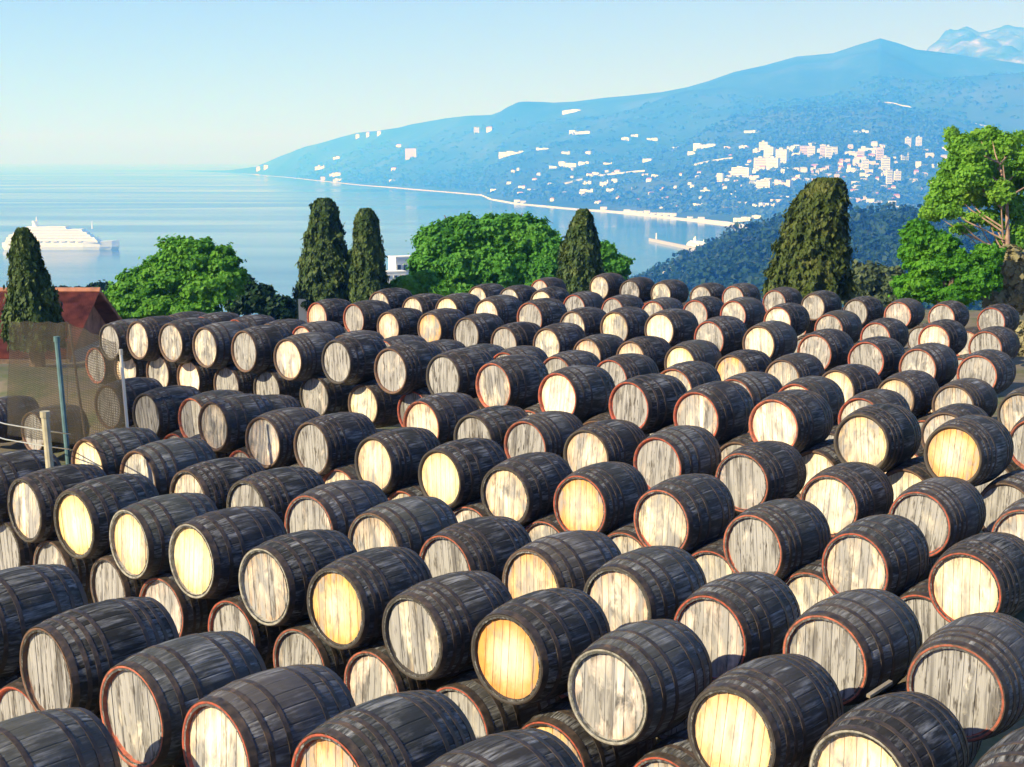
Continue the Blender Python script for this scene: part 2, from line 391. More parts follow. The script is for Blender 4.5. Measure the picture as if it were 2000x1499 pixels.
def land_hit(u, v):
    dd = np.geomspace(70, 2200, 1500); P = [pix(u, v, q) for q in (1.,)][0]
    dirv = np.array([P.x, P.y, P.z-CAMZ]); X = dirv[0]*dd; Y = dirv[1]*dd; Z = CAMZ + dirv[2]*dd
    g = land_z(X, Y, False); i = int(np.argmax(Z <= g)) if (Z <= g).any() else None
    return None if i is None else float(dd[i])
BARRELS=[
(0,1,1,-3.374,8.180,1.302,'g','b',1),
(1,1,1,-4.405,10.984,1.445,'g','b',1),
(1,1,2,-3.457,10.160,1.422,'g','b',1),
(1,1,3,-2.645,9.454,1.379,'g','r',1),
(1,1,4,-1.940,8.841,1.342,'c','r',1),
(1,1,5,-1.093,8.105,1.426,'o','r',1),
(1,1,6,-0.416,7.517,1.405,'g','b',1),
(1,0,1,-4.294,11.127,0.699,'t','r',1),
(1,0,2,-3.868,10.645,0.776,'g','r',0),
(1,0,3,-2.988,9.880,0.710,'g','b',0),
(1,0,4,-2.229,9.220,0.620,'c','r',0),
(1,0,5,-1.454,8.546,0.713,'g','b',0),
(1,0,6,-0.692,7.884,0.663,'g','r',0),
(2,1,1,-6.292,16.441,1.290,'g','b',1),
(2,1,2,-5.524,15.773,1.282,'y','k',1),
(2,1,3,-4.768,15.116,1.274,'y','k',1),
(2,1,4,-3.988,14.438,1.253,'y','s',1),
(2,1,5,-3.182,13.737,1.261,'y','s',1),
(2,1,6,-2.352,13.016,1.219,'t','s',1),
(2,1,7,-1.595,12.358,1.220,'o','k',1),
(2,1,8,-0.857,11.716,1.177,'c','k',1),
(2,1,9,-0.054,11.018,1.228,'o','k',1),
(2,1,10,0.712,10.352,1.163,'c','s',1),
(2,1,11,1.551,9.623,1.147,'y','k',1),
(2,1,12,2.298,8.973,1.105,'y','s',1),
(2,1,13,3.118,8.261,1.164,'g','k',1),
(2,0,1,-6.018,16.361,0.615,'g','k',1),
(2,0,2,-5.226,15.673,0.568,'p','b',1),
(2,0,3,-4.381,14.939,0.584,'g','b',1),
(2,0,4,-3.658,14.310,0.552,'p','r',1),
(2,0,5,-2.780,13.547,0.543,'g','r',1),
(2,0,6,-1.999,12.868,0.501,'g','r',1),
(2,0,7,-1.248,12.215,0.490,'c','r',1),
(2,0,8,-0.479,11.546,0.415,'g','r',1),
(2,0,9,0.308,10.862,0.409,'o','r',1),
(2,0,10,1.155,10.126,0.416,'c','r',1),
(2,0,11,1.988,9.371,0.404,'g','b',0),
(2,0,12,2.771,8.690,0.447,'g','r',0),
(3,1,1,-5.386,17.720,1.338,'y','b',1),
(3,1,2,-4.550,16.993,1.325,'c','b',1),
(3,1,3,-3.802,16.343,1.252,'c','b',1),
(3,1,4,-2.992,15.639,1.292,'g','k',1),
(3,1,5,-2.193,14.945,1.256,'c','r',1),
(3,1,6,-1.436,14.286,1.251,'t','b',1),
(3,1,7,-0.661,13.612,1.177,'g','r',1),
(3,1,8,0.177,12.884,1.234,'o','b',1),
(3,1,9,0.924,12.235,1.269,'t','k',1),
(3,1,10,1.658,11.597,1.191,'p','r',1),
(3,1,11,2.480,10.883,1.268,'g','r',1),
(3,1,12,3.300,10.170,1.267,'g','r',1),
(3,0,1,-4.905,17.429,0.653,'c','b',0),
(3,0,2,-4.113,16.740,0.567,'g','r',0),
(3,0,3,-3.334,16.064,0.579,'g','b',0),
(3,0,4,-2.530,15.365,0.576,'c','r',0),
(3,0,5,-1.751,14.688,0.536,'g','b',0),
(3,0,6,-0.985,14.022,0.505,'g','r',0),
(3,0,7,-0.179,13.321,0.528,'c','b',0),
(3,0,8,0.613,12.632,0.529,'g','r',0),
(3,0,9,1.354,11.988,0.502,'g','b',0),
(3,0,10,2.132,11.312,0.544,'c','r',0),
(3,0,11,2.953,10.599,0.580,'g','b',0),
(4,1,1,-4.421,20.697,1.321,'c','b',1),
(4,1,2,-3.554,19.943,1.233,'c','b',1),
(4,1,3,-2.766,19.258,1.276,'g','b',1),
(4,1,4,-1.830,18.445,1.222,'y','k',1),
(4,1,5,-0.926,17.659,1.206,'y','k',1),
(4,1,6,-0.081,16.924,1.162,'y','k',1),
(4,1,7,0.779,16.177,1.200,'o','r',1),
(4,1,8,1.658,15.413,1.214,'c','r',1),
(4,1,9,2.539,14.647,1.123,'g','r',1),
(4,1,10,3.436,13.867,1.128,'c','r',1),
(4,1,11,4.303,13.114,1.158,'c','r',1),
(4,0,1,-4.828,21.210,0.657,'c','r',1),
(4,0,2,-3.976,20.470,0.624,'p','r',1),
(4,0,3,-3.097,19.673,0.551,'g','b',0),
(4,0,4,-2.368,19.072,0.650,'c','r',1),
(4,0,5,-1.432,18.258,0.555,'c','r',1),
(4,0,6,-0.548,17.490,0.531,'p','r',1),
(4,0,7,0.382,16.681,0.557,'c','r',1),
(4,0,8,1.283,15.898,0.623,'c','r',1),
(4,0,9,2.176,15.121,0.615,'c','r',1),
(4,0,10,3.082,14.334,0.589,'c','r',1),
(4,0,11,4.019,13.520,0.605,'g','r',1),
(5,1,1,-7.003,24.373,0.975,'d','b',1),
(5,1,2,-6.153,23.634,0.928,'d','k',1),
(5,1,3,-5.191,22.797,1.012,'d','r',1),
(5,1,4,-4.247,21.977,1.041,'d','r',1),
(5,0,1,-6.515,24.076,0.281,'c','b',0),
(5,0,2,-5.609,23.288,0.313,'g','r',0),
(5,0,3,-4.656,22.460,0.369,'g','b',0),
(6,1,1,-1.334,20.558,1.332,'c','r',1),
(6,1,2,-0.559,19.884,1.274,'g','k',1),
(6,1,3,0.176,19.245,1.307,'g','r',1),
(6,1,4,0.970,18.555,1.316,'t','k',1),
(6,1,5,1.844,17.796,1.355,'g','r',1),
(6,1,6,2.789,16.974,1.329,'w','r',1),
(6,1,7,3.681,16.198,1.226,'c','r',1),
(6,1,8,4.525,15.465,1.189,'d','r',1),
(6,1,9,5.423,14.684,1.169,'p','r',1),
(6,0,1,-0.883,20.293,0.594,'c','b',0),
(6,0,2,-0.129,19.637,0.563,'g','r',0),
(6,0,3,0.636,18.972,0.611,'g','b',0),
(6,0,4,1.470,18.248,0.678,'c','r',0),
(6,0,5,2.379,17.457,0.685,'g','b',0),
(6,0,6,3.298,16.659,0.620,'g','r',0),
(6,0,7,4.166,15.904,0.533,'c','b',0),
(6,0,8,5.037,15.147,0.522,'g','r',0),
(7,1,1,-8.103,28.509,1.585,'g','k',1),
(7,1,2,-7.366,27.869,1.686,'c','b',1),
(7,1,3,-6.541,27.151,1.737,'c','b',1),
(7,1,4,-5.735,26.451,1.730,'c','b',1),
(7,1,5,-4.879,25.707,1.753,'g','b',1),
(7,1,6,-3.945,24.895,1.735,'c','b',1),
(7,1,7,-3.007,24.079,1.795,'w','k',1),
(7,1,8,-2.001,23.205,1.766,'c','b',1),
(7,1,9,-1.114,22.434,1.757,'w','k',1),
(7,1,10,-0.292,21.719,1.731,'c','r',1),
(7,1,11,0.668,20.885,1.711,'c','r',1),
(7,1,12,1.654,20.028,1.728,'g','r',1),
(7,1,13,2.527,19.269,1.682,'c','r',1),
(7,1,14,3.430,18.484,1.722,'c','r',1),
(7,1,15,4.390,17.649,1.663,'y','k',1),
(7,1,16,5.297,16.861,1.670,'o','k',1),
(7,0,1,-8.649,29.381,0.971,'g','r',1),
(7,0,2,-7.858,28.693,0.996,'c','b',1),
(7,0,3,-7.012,27.958,1.012,'c','b',1),
(7,0,4,-6.257,27.302,1.000,'c','b',1),
(7,0,5,-5.385,26.544,0.990,'g','b',1),
(7,0,6,-4.479,25.756,1.039,'g','k',1),
(7,0,7,-3.502,24.907,1.057,'g','k',1),
(7,0,8,-2.567,24.094,1.050,'c','b',1),
(7,0,9,-1.627,23.277,1.053,'g','r',1),
(7,0,10,-0.640,22.149,1.058,'c','b',0),
(7,0,11,0.251,21.374,1.064,'g','r',0),
(7,0,12,1.224,20.529,1.062,'g','b',0),
(7,0,13,2.153,19.721,1.047,'c','r',0),
(7,0,14,3.041,18.949,1.045,'g','b',0),
(7,0,15,3.980,18.403,1.052,'c','b',1),
(7,0,16,4.939,17.570,0.975,'c','b',1),
(7,0,17,5.919,16.718,1.003,'w','b',1),
(8,1,1,-7.855,32.746,1.286,'g','b',1),
(8,1,2,-6.983,31.987,1.330,'g','r',1),
(8,1,3,-6.082,31.204,1.357,'g','r',1),
(8,1,4,-5.224,30.458,1.371,'g','b',1),
(8,1,5,-4.406,29.747,1.385,'p','r',1),
(8,1,6,-3.474,28.937,1.299,'g','b',1),
(8,1,7,-2.545,28.129,1.274,'g','r',1),
(8,1,8,-1.685,27.382,1.288,'g','b',1),
(8,1,9,-0.889,26.690,1.309,'g','b',1),
(8,1,10,-0.142,26.040,1.328,'c','r',1),
(8,1,11,0.778,25.241,1.354,'d','r',1),
(8,1,12,1.693,24.445,1.412,'g','r',1),
(8,1,13,2.696,23.573,1.374,'c','r',1),
(8,1,14,3.581,22.805,1.348,'g','r',1),
(8,1,15,4.431,22.066,1.351,'c','r',1),
(8,1,16,5.283,21.325,1.267,'c','r',1),
(8,1,17,6.303,20.438,1.203,'p','b',1),
(8,1,18,7.294,19.576,1.248,'g','r',1),
(8,0,1,-7.356,32.439,0.650,'c','b',0),
(8,0,2,-6.469,31.668,0.686,'g','r',0),
(8,0,3,-5.590,30.904,0.697,'g','b',0),
(8,0,4,-4.752,30.175,0.690,'c','r',0),
(8,0,5,-3.877,29.414,0.684,'g','b',0),
(8,0,6,-2.946,28.606,0.629,'g','r',0),
(8,0,7,-2.052,27.828,0.616,'c','b',0),
(8,0,8,-1.224,27.109,0.599,'g','r',0),
(8,0,9,-0.452,26.438,0.596,'g','b',0),
(8,0,10,0.381,25.713,0.683,'c','r',0),
(8,0,11,1.299,24.916,0.726,'g','b',0),
(8,0,12,2.258,24.082,0.736,'g','r',0),
(8,0,13,3.202,23.261,0.704,'c','b',0),
(8,0,14,4.069,22.507,0.678,'g','r',0),
(8,0,15,4.920,21.768,0.640,'g','b',0),
(8,0,16,5.856,20.954,0.578,'c','r',0),
(8,0,17,6.862,20.080,0.568,'g','b',0),
(9,1,1,-4.722,34.315,1.422,'t','r',1),
(9,1,2,-3.737,33.458,1.492,'g','r',1),
(9,1,3,-2.865,32.701,1.386,'t','b',1),
(9,1,4,-1.860,31.827,1.442,'o','b',1),
(9,1,5,-1.010,31.088,1.405,'g','b',1),
(9,1,6,-0.175,30.363,1.295,'p','b',1),
(9,1,7,0.716,29.588,1.351,'c','b',1),
(9,1,8,1.515,28.893,1.241,'t','b',1),
(9,1,9,2.354,28.164,1.259,'t','b',1),
(9,1,10,3.243,27.391,1.267,'y','b',1),
(9,1,11,4.121,26.628,1.201,'o','b',1),
(9,1,12,4.951,25.906,1.196,'t','b',1),
(9,1,13,5.780,25.186,1.122,'y','b',1),
(9,1,14,6.643,24.436,1.099,'t','b',1),
(9,1,15,7.436,23.746,1.084,'t','b',1),
(9,1,16,8.291,23.003,1.068,'t','k',1),
(9,0,1,-4.166,33.959,0.799,'c','b',0),
(9,0,2,-3.238,33.152,0.782,'g','r',0),
(9,0,3,-2.299,32.336,0.757,'g','b',0),
(9,0,4,-1.372,31.530,0.752,'c','r',0),
(9,0,5,-0.530,30.798,0.672,'g','b',0),
(9,0,6,0.333,30.048,0.666,'g','r',0),
(9,0,7,1.179,29.313,0.601,'c','b',0),
(9,0,8,1.998,28.601,0.573,'g','r',0),
(9,0,9,2.862,27.850,0.606,'g','b',0),
(9,0,10,3.745,27.082,0.577,'c','r',0),
(9,0,11,4.599,26.339,0.517,'g','b',0),
(9,0,12,5.428,25.619,0.477,'g','r',0),
(9,0,13,6.274,24.884,0.447,'c','b',0),
(9,0,14,7.102,24.163,0.391,'g','r',0),
(9,0,15,7.927,23.447,0.407,'g','b',0),
(10,1,1,-3.335,35.653,1.584,'c','b',1),
(10,1,2,-2.449,34.883,1.511,'c','b',1),
(10,1,3,-1.572,34.121,1.566,'c','b',1),
(10,1,4,-0.599,33.275,1.608,'c','b',1),
(10,1,5,0.397,32.409,1.608,'g','r',1),
(10,1,6,1.333,31.595,1.492,'c','b',1),
(10,1,7,2.213,30.831,1.571,'y','b',1),
(10,1,8,3.111,30.050,1.630,'c','b',1),
(10,1,9,4.053,29.231,1.536,'w','r',1),
(10,1,10,4.945,28.456,1.530,'c','b',1),
(10,1,11,5.895,27.630,1.455,'w','r',1),
(10,1,12,6.720,26.913,1.424,'w','r',1),
(10,1,13,7.514,26.223,1.358,'w','r',1),
(10,1,14,8.375,25.474,1.365,'g','r',1),
(10,0,1,-2.829,35.340,0.890,'c','b',0),
(10,0,2,-1.947,34.574,0.881,'g','r',0),
(10,0,3,-1.023,33.771,0.930,'g','b',0),
(10,0,4,-0.038,32.915,0.951,'c','r',0),
(10,0,5,0.928,32.075,0.893,'g','b',0),
(10,0,6,1.836,31.286,0.874,'g','r',0),
(10,0,7,2.725,30.513,0.943,'c','b',0),
(10,0,8,3.645,29.713,0.926,'g','r',0),
(10,0,9,4.562,28.916,0.875,'g','b',0),
(10,0,10,5.483,28.115,0.835,'c','r',0),
(10,0,11,6.371,27.344,0.755,'g','b',0),
(10,0,12,7.180,26.640,0.691,'g','r',0),
(10,0,13,8.007,25.921,0.697,'c','b',0),
(11,1,1,-1.000,40.301,1.301,'c','b',1),
(11,1,2,-0.099,39.519,1.306,'c','b',1),
(11,1,3,0.781,38.754,1.325,'c','b',1),
(11,1,4,1.641,38.006,1.290,'g','r',1),
(11,1,5,2.609,37.165,1.269,'w','r',1),
(11,1,6,3.596,36.307,1.255,'c','r',1),
(11,1,7,4.560,35.469,1.372,'p','r',1),
(11,1,8,5.392,34.745,1.450,'c','r',1),
(11,1,9,6.333,33.927,1.366,'c','r',1),
(11,1,10,7.363,33.032,1.287,'c','r',1),
(11,1,11,8.256,32.255,1.180,'w','r',1),
(11,1,12,9.323,31.328,1.227,'c','r',1),
(11,1,13,10.206,30.561,1.169,'g','r',1),
(11,0,1,-0.487,39.983,0.646,'c','b',0),
(11,0,2,0.404,39.209,0.658,'g','r',0),
(11,0,3,1.274,38.452,0.643,'g','b',0),
(11,0,4,2.188,37.658,0.622,'c','r',0),
(11,0,5,3.165,36.808,0.605,'g','b',0),
(11,0,6,4.141,35.960,0.656,'g','r',0),
(11,0,7,5.039,35.179,0.731,'c','b',0),
(11,0,8,5.926,34.408,0.751,'g','r',0),
(11,0,9,6.911,33.552,0.669,'g','b',0),
(11,0,10,7.872,32.716,0.577,'c','r',0),
(11,0,11,8.852,31.864,0.547,'g','b',0),
(11,0,12,9.827,31.017,0.541,'g','r',0),
(12,1,1,0.878,46.142,0.985,'p','r',1),
(12,1,2,2.719,44.542,1.244,'c','b',1),
(12,1,3,3.615,43.763,1.187,'p','b',1),
(12,1,4,4.481,43.010,1.194,'c','b',1),
(12,1,5,5.564,42.069,1.176,'c','b',1),
(12,1,6,6.404,41.338,1.216,'c','r',1),
(12,1,7,7.445,40.434,1.186,'w','r',1),
(12,1,8,8.369,39.630,1.152,'p','b',1),
(12,1,9,9.353,38.775,1.071,'w','b',1),
(12,1,10,10.292,37.958,1.103,'p','r',1),
(12,1,11,11.216,37.156,1.109,'w','r',1),
(12,1,12,12.224,36.279,1.100,'w','r',1),
(12,0,1,3.230,44.225,0.558,'c','b',0),
(12,0,2,4.111,43.459,0.528,'g','r',0),
(12,0,3,5.086,42.612,0.528,'g','b',0),
(12,0,4,6.047,41.776,0.520,'c','r',0),
(12,0,5,6.987,40.959,0.544,'g','b',0),
(12,0,6,7.970,40.104,0.512,'g','r',0),
(12,0,7,8.924,39.275,0.454,'c','b',0),
(12,0,8,9.886,38.439,0.430,'g','r',0),
(12,0,9,10.817,37.630,0.449,'g','b',0),
(12,0,10,11.783,36.790,0.447,'c','r',0),
]

# ------------------------------------------------------------------ barrels
RH, RB, BL = .372, .436, .93          # head (chime) radius, bulge radius, length
def brad(f): return RH + (RB-RH)*(1-(2*f-1)**2)
NS = 24
def stave_verts(half, nseg, out=0., inset=.0035, chim=True):
    V = []
    for j in range(nseg+1):
        f = j/nseg; r = brad(f) + out; y = f*BL
        for q, dr in ((-1, -inset), (-.86, 0), (0, .0012), (.86, 0), (1, -inset)):
            a = q*half; V.append(((r+dr)*math.sin(a), y, (r+dr)*math.cos(a)))
    return V
def stave_faces(nseg, b=0):
    return [(b+j*5+k, b+(j+1)*5+k, b+(j+1)*5+k+1, b+j*5+k+1) for j in range(nseg) for k in range(4)]
def make_stave():
    half = PI/NS; n = 9
    V = stave_verts(half, n); Fc = stave_faces(n)
    b = len(V)                              # inner edge at both ends so the stave has thickness
    for f, y in ((0, 0), (1, BL)):
        for q in (-1, 1): V.append(((RH-.035)*math.sin(q*half*.98), y, (RH-.035)*math.cos(q*half*.98)))
    Fc.append((0, 1, 2, 3, 4, b+1, b)); e = n*5
    Fc.append((b+2, b+3, e+4, e+3, e+2, e+1, e))
    return mesh('stave', V, Fc, M_BODY)
STAVE = make_stave()
def make_body(nst=NS, n=8):
    mb = MB(); half = PI/nst
    for k in range(nst):
        a = 2*PI*k/nst; Mx = Matrix.Rotation(a, 4, 'Y'); jit = R.uniform(-.0015, .0015)
        mb.add([Mx @ Vector(v) for v in stave_verts(half, n, jit)], stave_faces(n))
    return mesh('body', mb.V, mb.F, M_BODY)
BODY = [make_body() for _ in range(3)]
def ring(y0, y1, r0o, r1o, r0i, r1i, n=40):
    mb = MB(); V = []
    for k in range(n):
        a = 2*PI*k/n; s, c = math.sin(a), math.cos(a)
        for y, r in ((y0, r0i), (y0, r0o), (y1, r1o), (y1, r1i)): V.append((r*s, y, r*c))
    Fc = []
    for k in range(n):
        a, b = k*4, ((k+1) % n)*4
        for q in range(4): Fc.append((a+q, a+(q+1) % 4, b+(q+1) % 4, b+q))
    return V, Fc
def make_hoop(f, wd, th=.005, n=40):
    y0, y1 = f*BL, f*BL+wd; r0, r1 = brad(max(0, y0/BL)), brad(min(1, y1/BL))
    V, Fc = ring(y0, y1, r0+th, r1+th, r0-.004, r1-.004, n)
    m = mesh('hoop', V, Fc, M_HOOP)
    return m
HSETS = [[(.0, .052), (.145, .036), (.30, .036), (.66, .036), (.81, .036), (.943, .052)],
         [(.0, .052), (.115, .034), (.20, .034), (.30, .034), (.66, .036), (.76, .034), (.845, .034), (.943, .052)],
         [(.0, .060), (.17, .040), (.33, .038), (.63, .038), (.79, .040), (.934, .060)]]
HOOPS = [[make_hoop(*q) for q in hs] for hs in HSETS]
def make_rim():
    # chime: stave ends, bevelled inward to the croze, then the groove
    V = []; n = 48; Fc = []
    prof_ = [(-.004, RH-.003), (-.004, RH-.016), (.006, RH-.028), (.034, RH-.037), (.040, RH-.065)]
    for k in range(n):
        a = 2*PI*k/n
        for y, r in prof_: V.append((r*math.sin(a), y, r*math.cos(a)))
    m_ = len(prof_)
    for k in range(n):
        a, b = k*m_, ((k+1) % n)*m_
        for q in range(m_-1): Fc.append((a+q, b+q, b+q+1, a+q+1))
    return mesh('rim', V, Fc, M_RIM)
RIM = make_rim()
RHD = RH-.036
def board_mesh(x0, x1, y=.034, th=.02, dy=0.):
    pts = []
    g = .0022
    x0, x1 = max(x0+g, -RHD+.004), min(x1-g, RHD-.004)
    top = []; n = 5
    for i in range(n):
        x = x0 + (x1-x0)*i/(n-1); z = math.sqrt(max(RHD**2-x*x, 1e-5)); top.append((x, z))
    loop = [(x, z) for x, z in top] + [(x, -z) for x, z in reversed(top)]
    V = [(x, y+dy, z) for x, z in loop] + [(x, y+dy+th, z) for x, z in loop]
    k = len(loop)
    Fc = [tuple(range(k))] + [(i, i+k, (i+1) % k+k, (i+1) % k) for i in range(k)]
    return mesh('head_board', V, Fc, M_HEAD)
BSETS = []
for nb in (7, 8, 9, 8):
    cuts = [-RHD + 2*RHD*i/nb for i in range(nb+1)]
    for i in range(1, nb): cuts[i] += R.uniform(-.16, .16)*2*RHD/nb
    BSETS.append([board_mesh(cuts[i], cuts[i+1], dy=R.uniform(-.0025, .0025)) for i in range(nb)])
def joined_head(bs):
    mb = MB()
    for m in bs: mb.add([v.co[:] for v in m.vertices], [tuple(p.vertices) for p in m.polygons])
    return mesh('head', mb.V, mb.F, M_HEAD)
HEADS = [joined_head(b) for b in BSETS]
def disc_back():
    V = [(RHD*1.05*math.sin(2*PI*k/32), .062, RHD*1.05*math.cos(2*PI*k/32)) for k in range(32)]
    return V
mb_ = MB(); mb_.add(disc_back(), [tuple(range(32))]); mb_.add([(x, BL-.045, z) for x, y, z in disc_back()], [tuple(range(31, -1, -1))])
INNER = mesh('inner_head', mb_.V, mb_.F, M_BODY)

STY = {'y': [(.86, .70, .42), (.88, .76, .54), (.84, .72, .50)], 'o': [(.78, .44, .13), (.82, .52, .18)], 'c': [(.84, .74, .58), (.82, .70, .54), (.88, .80, .68)],
       'g': [(.58, .52, .46), (.62, .55, .50)], 't': [(.62, .48, .34), (.68, .55, .40)], 'p': [(.74, .58, .50), (.78, .64, .56)],
       'w': [(.74, .72, .70), (.80, .77, .74)], 'd': [(.10, .085, .075), (.13, .11, .09)]}
GRM = {'y': (.12, .42), 'o': (.16, .42), 'c': (.25, .6), 'g': (.6, .85), 't': (.3, .55), 'p': (.35, .65), 'w': (.5, .72), 'd': (.5, .7)}
SNM = {'y': 'yellow', 'o': 'orange', 'c': 'cream', 'g': 'weathered grey', 't': 'tan', 'p': 'pinkish', 'w': 'pale streaked', 'd': 'blackened'}
RMC = {'r': [(.42, .085, .05), (.36, .10, .06), (.46, .13, .08)], 'b': [(.17, .09, .06), (.13, .08, .06)], 'k': [(.05, .045, .045), (.07, .06, .05)], 's': [(.34, .33, .30)]}
RNM = {'r': 'red rim', 'b': 'brown rim', 'k': 'dark rim', 's': 'greyish rim'}
ROWN = ['front', 'second', 'third', 'fourth', 'fifth', 'sixth', 'seventh', 'eighth', 'ninth', 'tenth', 'eleventh', 'twelfth', 'rearmost', 'stray']
ORD = ['', 'first', 'second', 'third', 'fourth', 'fifth', 'sixth', 'seventh', 'eighth', 'ninth', 'tenth', 'eleventh', 'twelfth', 'thirteenth', 'fourteenth', 'fifteenth', 'sixteenth', 'seventeenth', 'eighteenth', 'nineteenth']
def barrel(row, tier, idx, x, y, z, st, rm, seen, scale=1.0):
    rr_ = random.Random(row*1000 + tier*500 + idx)
    yaw = -math.radians(41 + rr_.gauss(0, 1.6)); pit = math.radians(rr_.gauss(0, .5))
    cx = Vector((x, y, z))
    e = bpy.data.objects.new('wine_barrel', None); COL.objects.link(e); e.empty_display_size = .3
    Mr = Matrix.Rotation(yaw, 4, 'Z') @ Matrix.Rotation(pit, 4, 'X')
    mid = cx + (Mr.to_3x3() @ Vector((0, BL/2*scale, 0)))
    e.location = mid - Vector((0, 0, RB*scale)); e.rotation_euler = (pit, 0, yaw); e.scale = (scale,)*3
    if seen:
        lab = 'black barrel, %s head, %s, %s from left, %s %s row' % (SNM[st], RNM[rm], ORD[idx], 'top of' if tier else 'underneath the', ROWN[row])
        if tier: lab = 'black barrel, %s head, %s, %s from left atop the %s row' % (SNM[st], RNM[rm], ORD[idx], ROWN[row])
    else: lab = 'black barrel in the shade beneath the %s row, %s from left' % (ROWN[row], ORD[idx])
    tag(e, lab, 'barrel', 'barrels stacked in rows in the yard')
    dist = math.hypot(x, y); px = 744*2.79/dist*1.0
    roll0 = rr_.uniform(-.12, .12) + (PI if rr_.random() < .5 else 0)
    seed = rr_.uniform(0, 60); lo, hi = GRM[st]; grime = rr_.uniform(lo, hi)
    bc = rr_.choice(STY[st]); bc = tuple(min(.95, c*rr_.uniform(.94, 1.06)) for c in bc); rc = rr_.choice(RMC[rm])
    def part(nm, me, roll=0., col=None, parent=e):
        o = bpy.data.objects.new(nm, me); COL.objects.link(o); o.parent = parent
        o.location = (0, -BL/2, RB); o.rotation_euler = (0, roll, 0)
        if col: o.color = (*col, 1)
        return o
    broll = rr_.uniform(0, 2*PI); tv = rr_.choice([.6, .8, 1., 1., 1.3, 1.7, 2.1]); tone = (tv*rr_.uniform(.95, 1.12), tv, tv*rr_.uniform(.88, 1.02))
    e.scale = [q*rr_.uniform(.975, 1.02) for q in e.scale]
    if px > 118 and seen:
        for k in range(NS):
            o = part('stave', STAVE, broll + 2*PI*k/NS, tone)
        part('inner_head', INNER)
    else:
        part('body', rr_.choice(BODY), broll, tone); part('inner_head', INNER)
    hs = rr_.choice(HOOPS)
    for me in hs: part('hoop', me, rr_.uniform(0, 6))
    part('rim', RIM, rr_.uniform(0, 6), rc)
    bi = rr_.randrange(len(BSETS))
    if px > 62:
        for me in BSETS[bi]:
            o = part('head_board', me, roll0, bc); o['seed'] = seed; o['grime'] = grime + rr_.uniform(-.09, .09)
    else:
        o = part('head', HEADS[bi], roll0, bc); o['seed'] = seed; o['grime'] = grime
    return e
for b in BARRELS:
    barrel(*b, scale=(1.04 if b[0] == 5 else 1.0))

# ------------------------------------------------------------------ trees
def leaf_quads(C, Nn, size, asp=1.0, up=0.0, rs=None):
    """C centres, Nn outward normals -> joined small leaf cards, each turned its own way"""
    rs = rs or NR; n = len(C)
    Nn = Nn + rs.normal(0, .55, (n, 3)); Nn /= np.linalg.norm(Nn, axis=1)[:, None]
    A = np.cross(Nn, rs.normal(0, 1, (n, 3)) + np.array([0, 0, 1e-3])) if up == 0 else np.cross(np.tile([0, 0, 1.], (n, 1)) + rs.normal(0, .35, (n, 3)), Nn)
    A /= np.linalg.norm(A, axis=1)[:, None] + 1e-9
    B = np.cross(Nn, A)
    sz = size*rs.uniform(.55, 1.3, (n, 1))
    a = A*sz; b = B*sz*asp
    V = np.stack([C-b, C+a*.9+b*.1, C+b, C-a*.9+b*.1], 1).reshape(-1, 3)
    return V
def np_quads(name, V, mat, parent=None):
    n = len(V)//4
    m = bpy.data.meshes.new(name); m.vertices.add(len(V)); m.vertices.foreach_set('co', V.ravel().astype(np.float32))
    m.loops.add(n*4); m.loops.foreach_set('vertex_index', np.arange(n*4)); m.polygons.add(n)
    m.polygons.foreach_set('loop_start', np.arange(n)*4); m.update(calc_edges=True); m.materials.append(mat)
    return link(name, m, parent)
M_CYP = m_leaf('cypress_foliage', (.010, .030, .010), (.042, .080, .022), (.13, .17, .045), .15, 1.5)
M_GRN = m_leaf('bright_foliage', (.05, .18, .018), (.11, .31, .035), (.21, .43, .055), .45, .7)
M_GR2 = m_leaf('sea_pine_foliage', (.036, .16, .024), (.09, .29, .038), (.18, .40, .06), .42, .6)
M_YEL = m_leaf('yellow_green_foliage', (.09, .25, .025), (.18, .40, .045), (.32, .48, .07), .5, .5)
M_OLV = m_leaf('olive_foliage', (.035, .055, .025), (.075, .11, .05), (.14, .16, .08), .25, .5)
M_DRK = m_leaf('dark_foliage', (.006, .025, .014), (.016, .05, .022), (.03, .08, .03), .2, .6)
M_DRY = m_leaf('dry_brush', (.14, .13, .07), (.27, .25, .14), (.42, .38, .26), .25, .5)
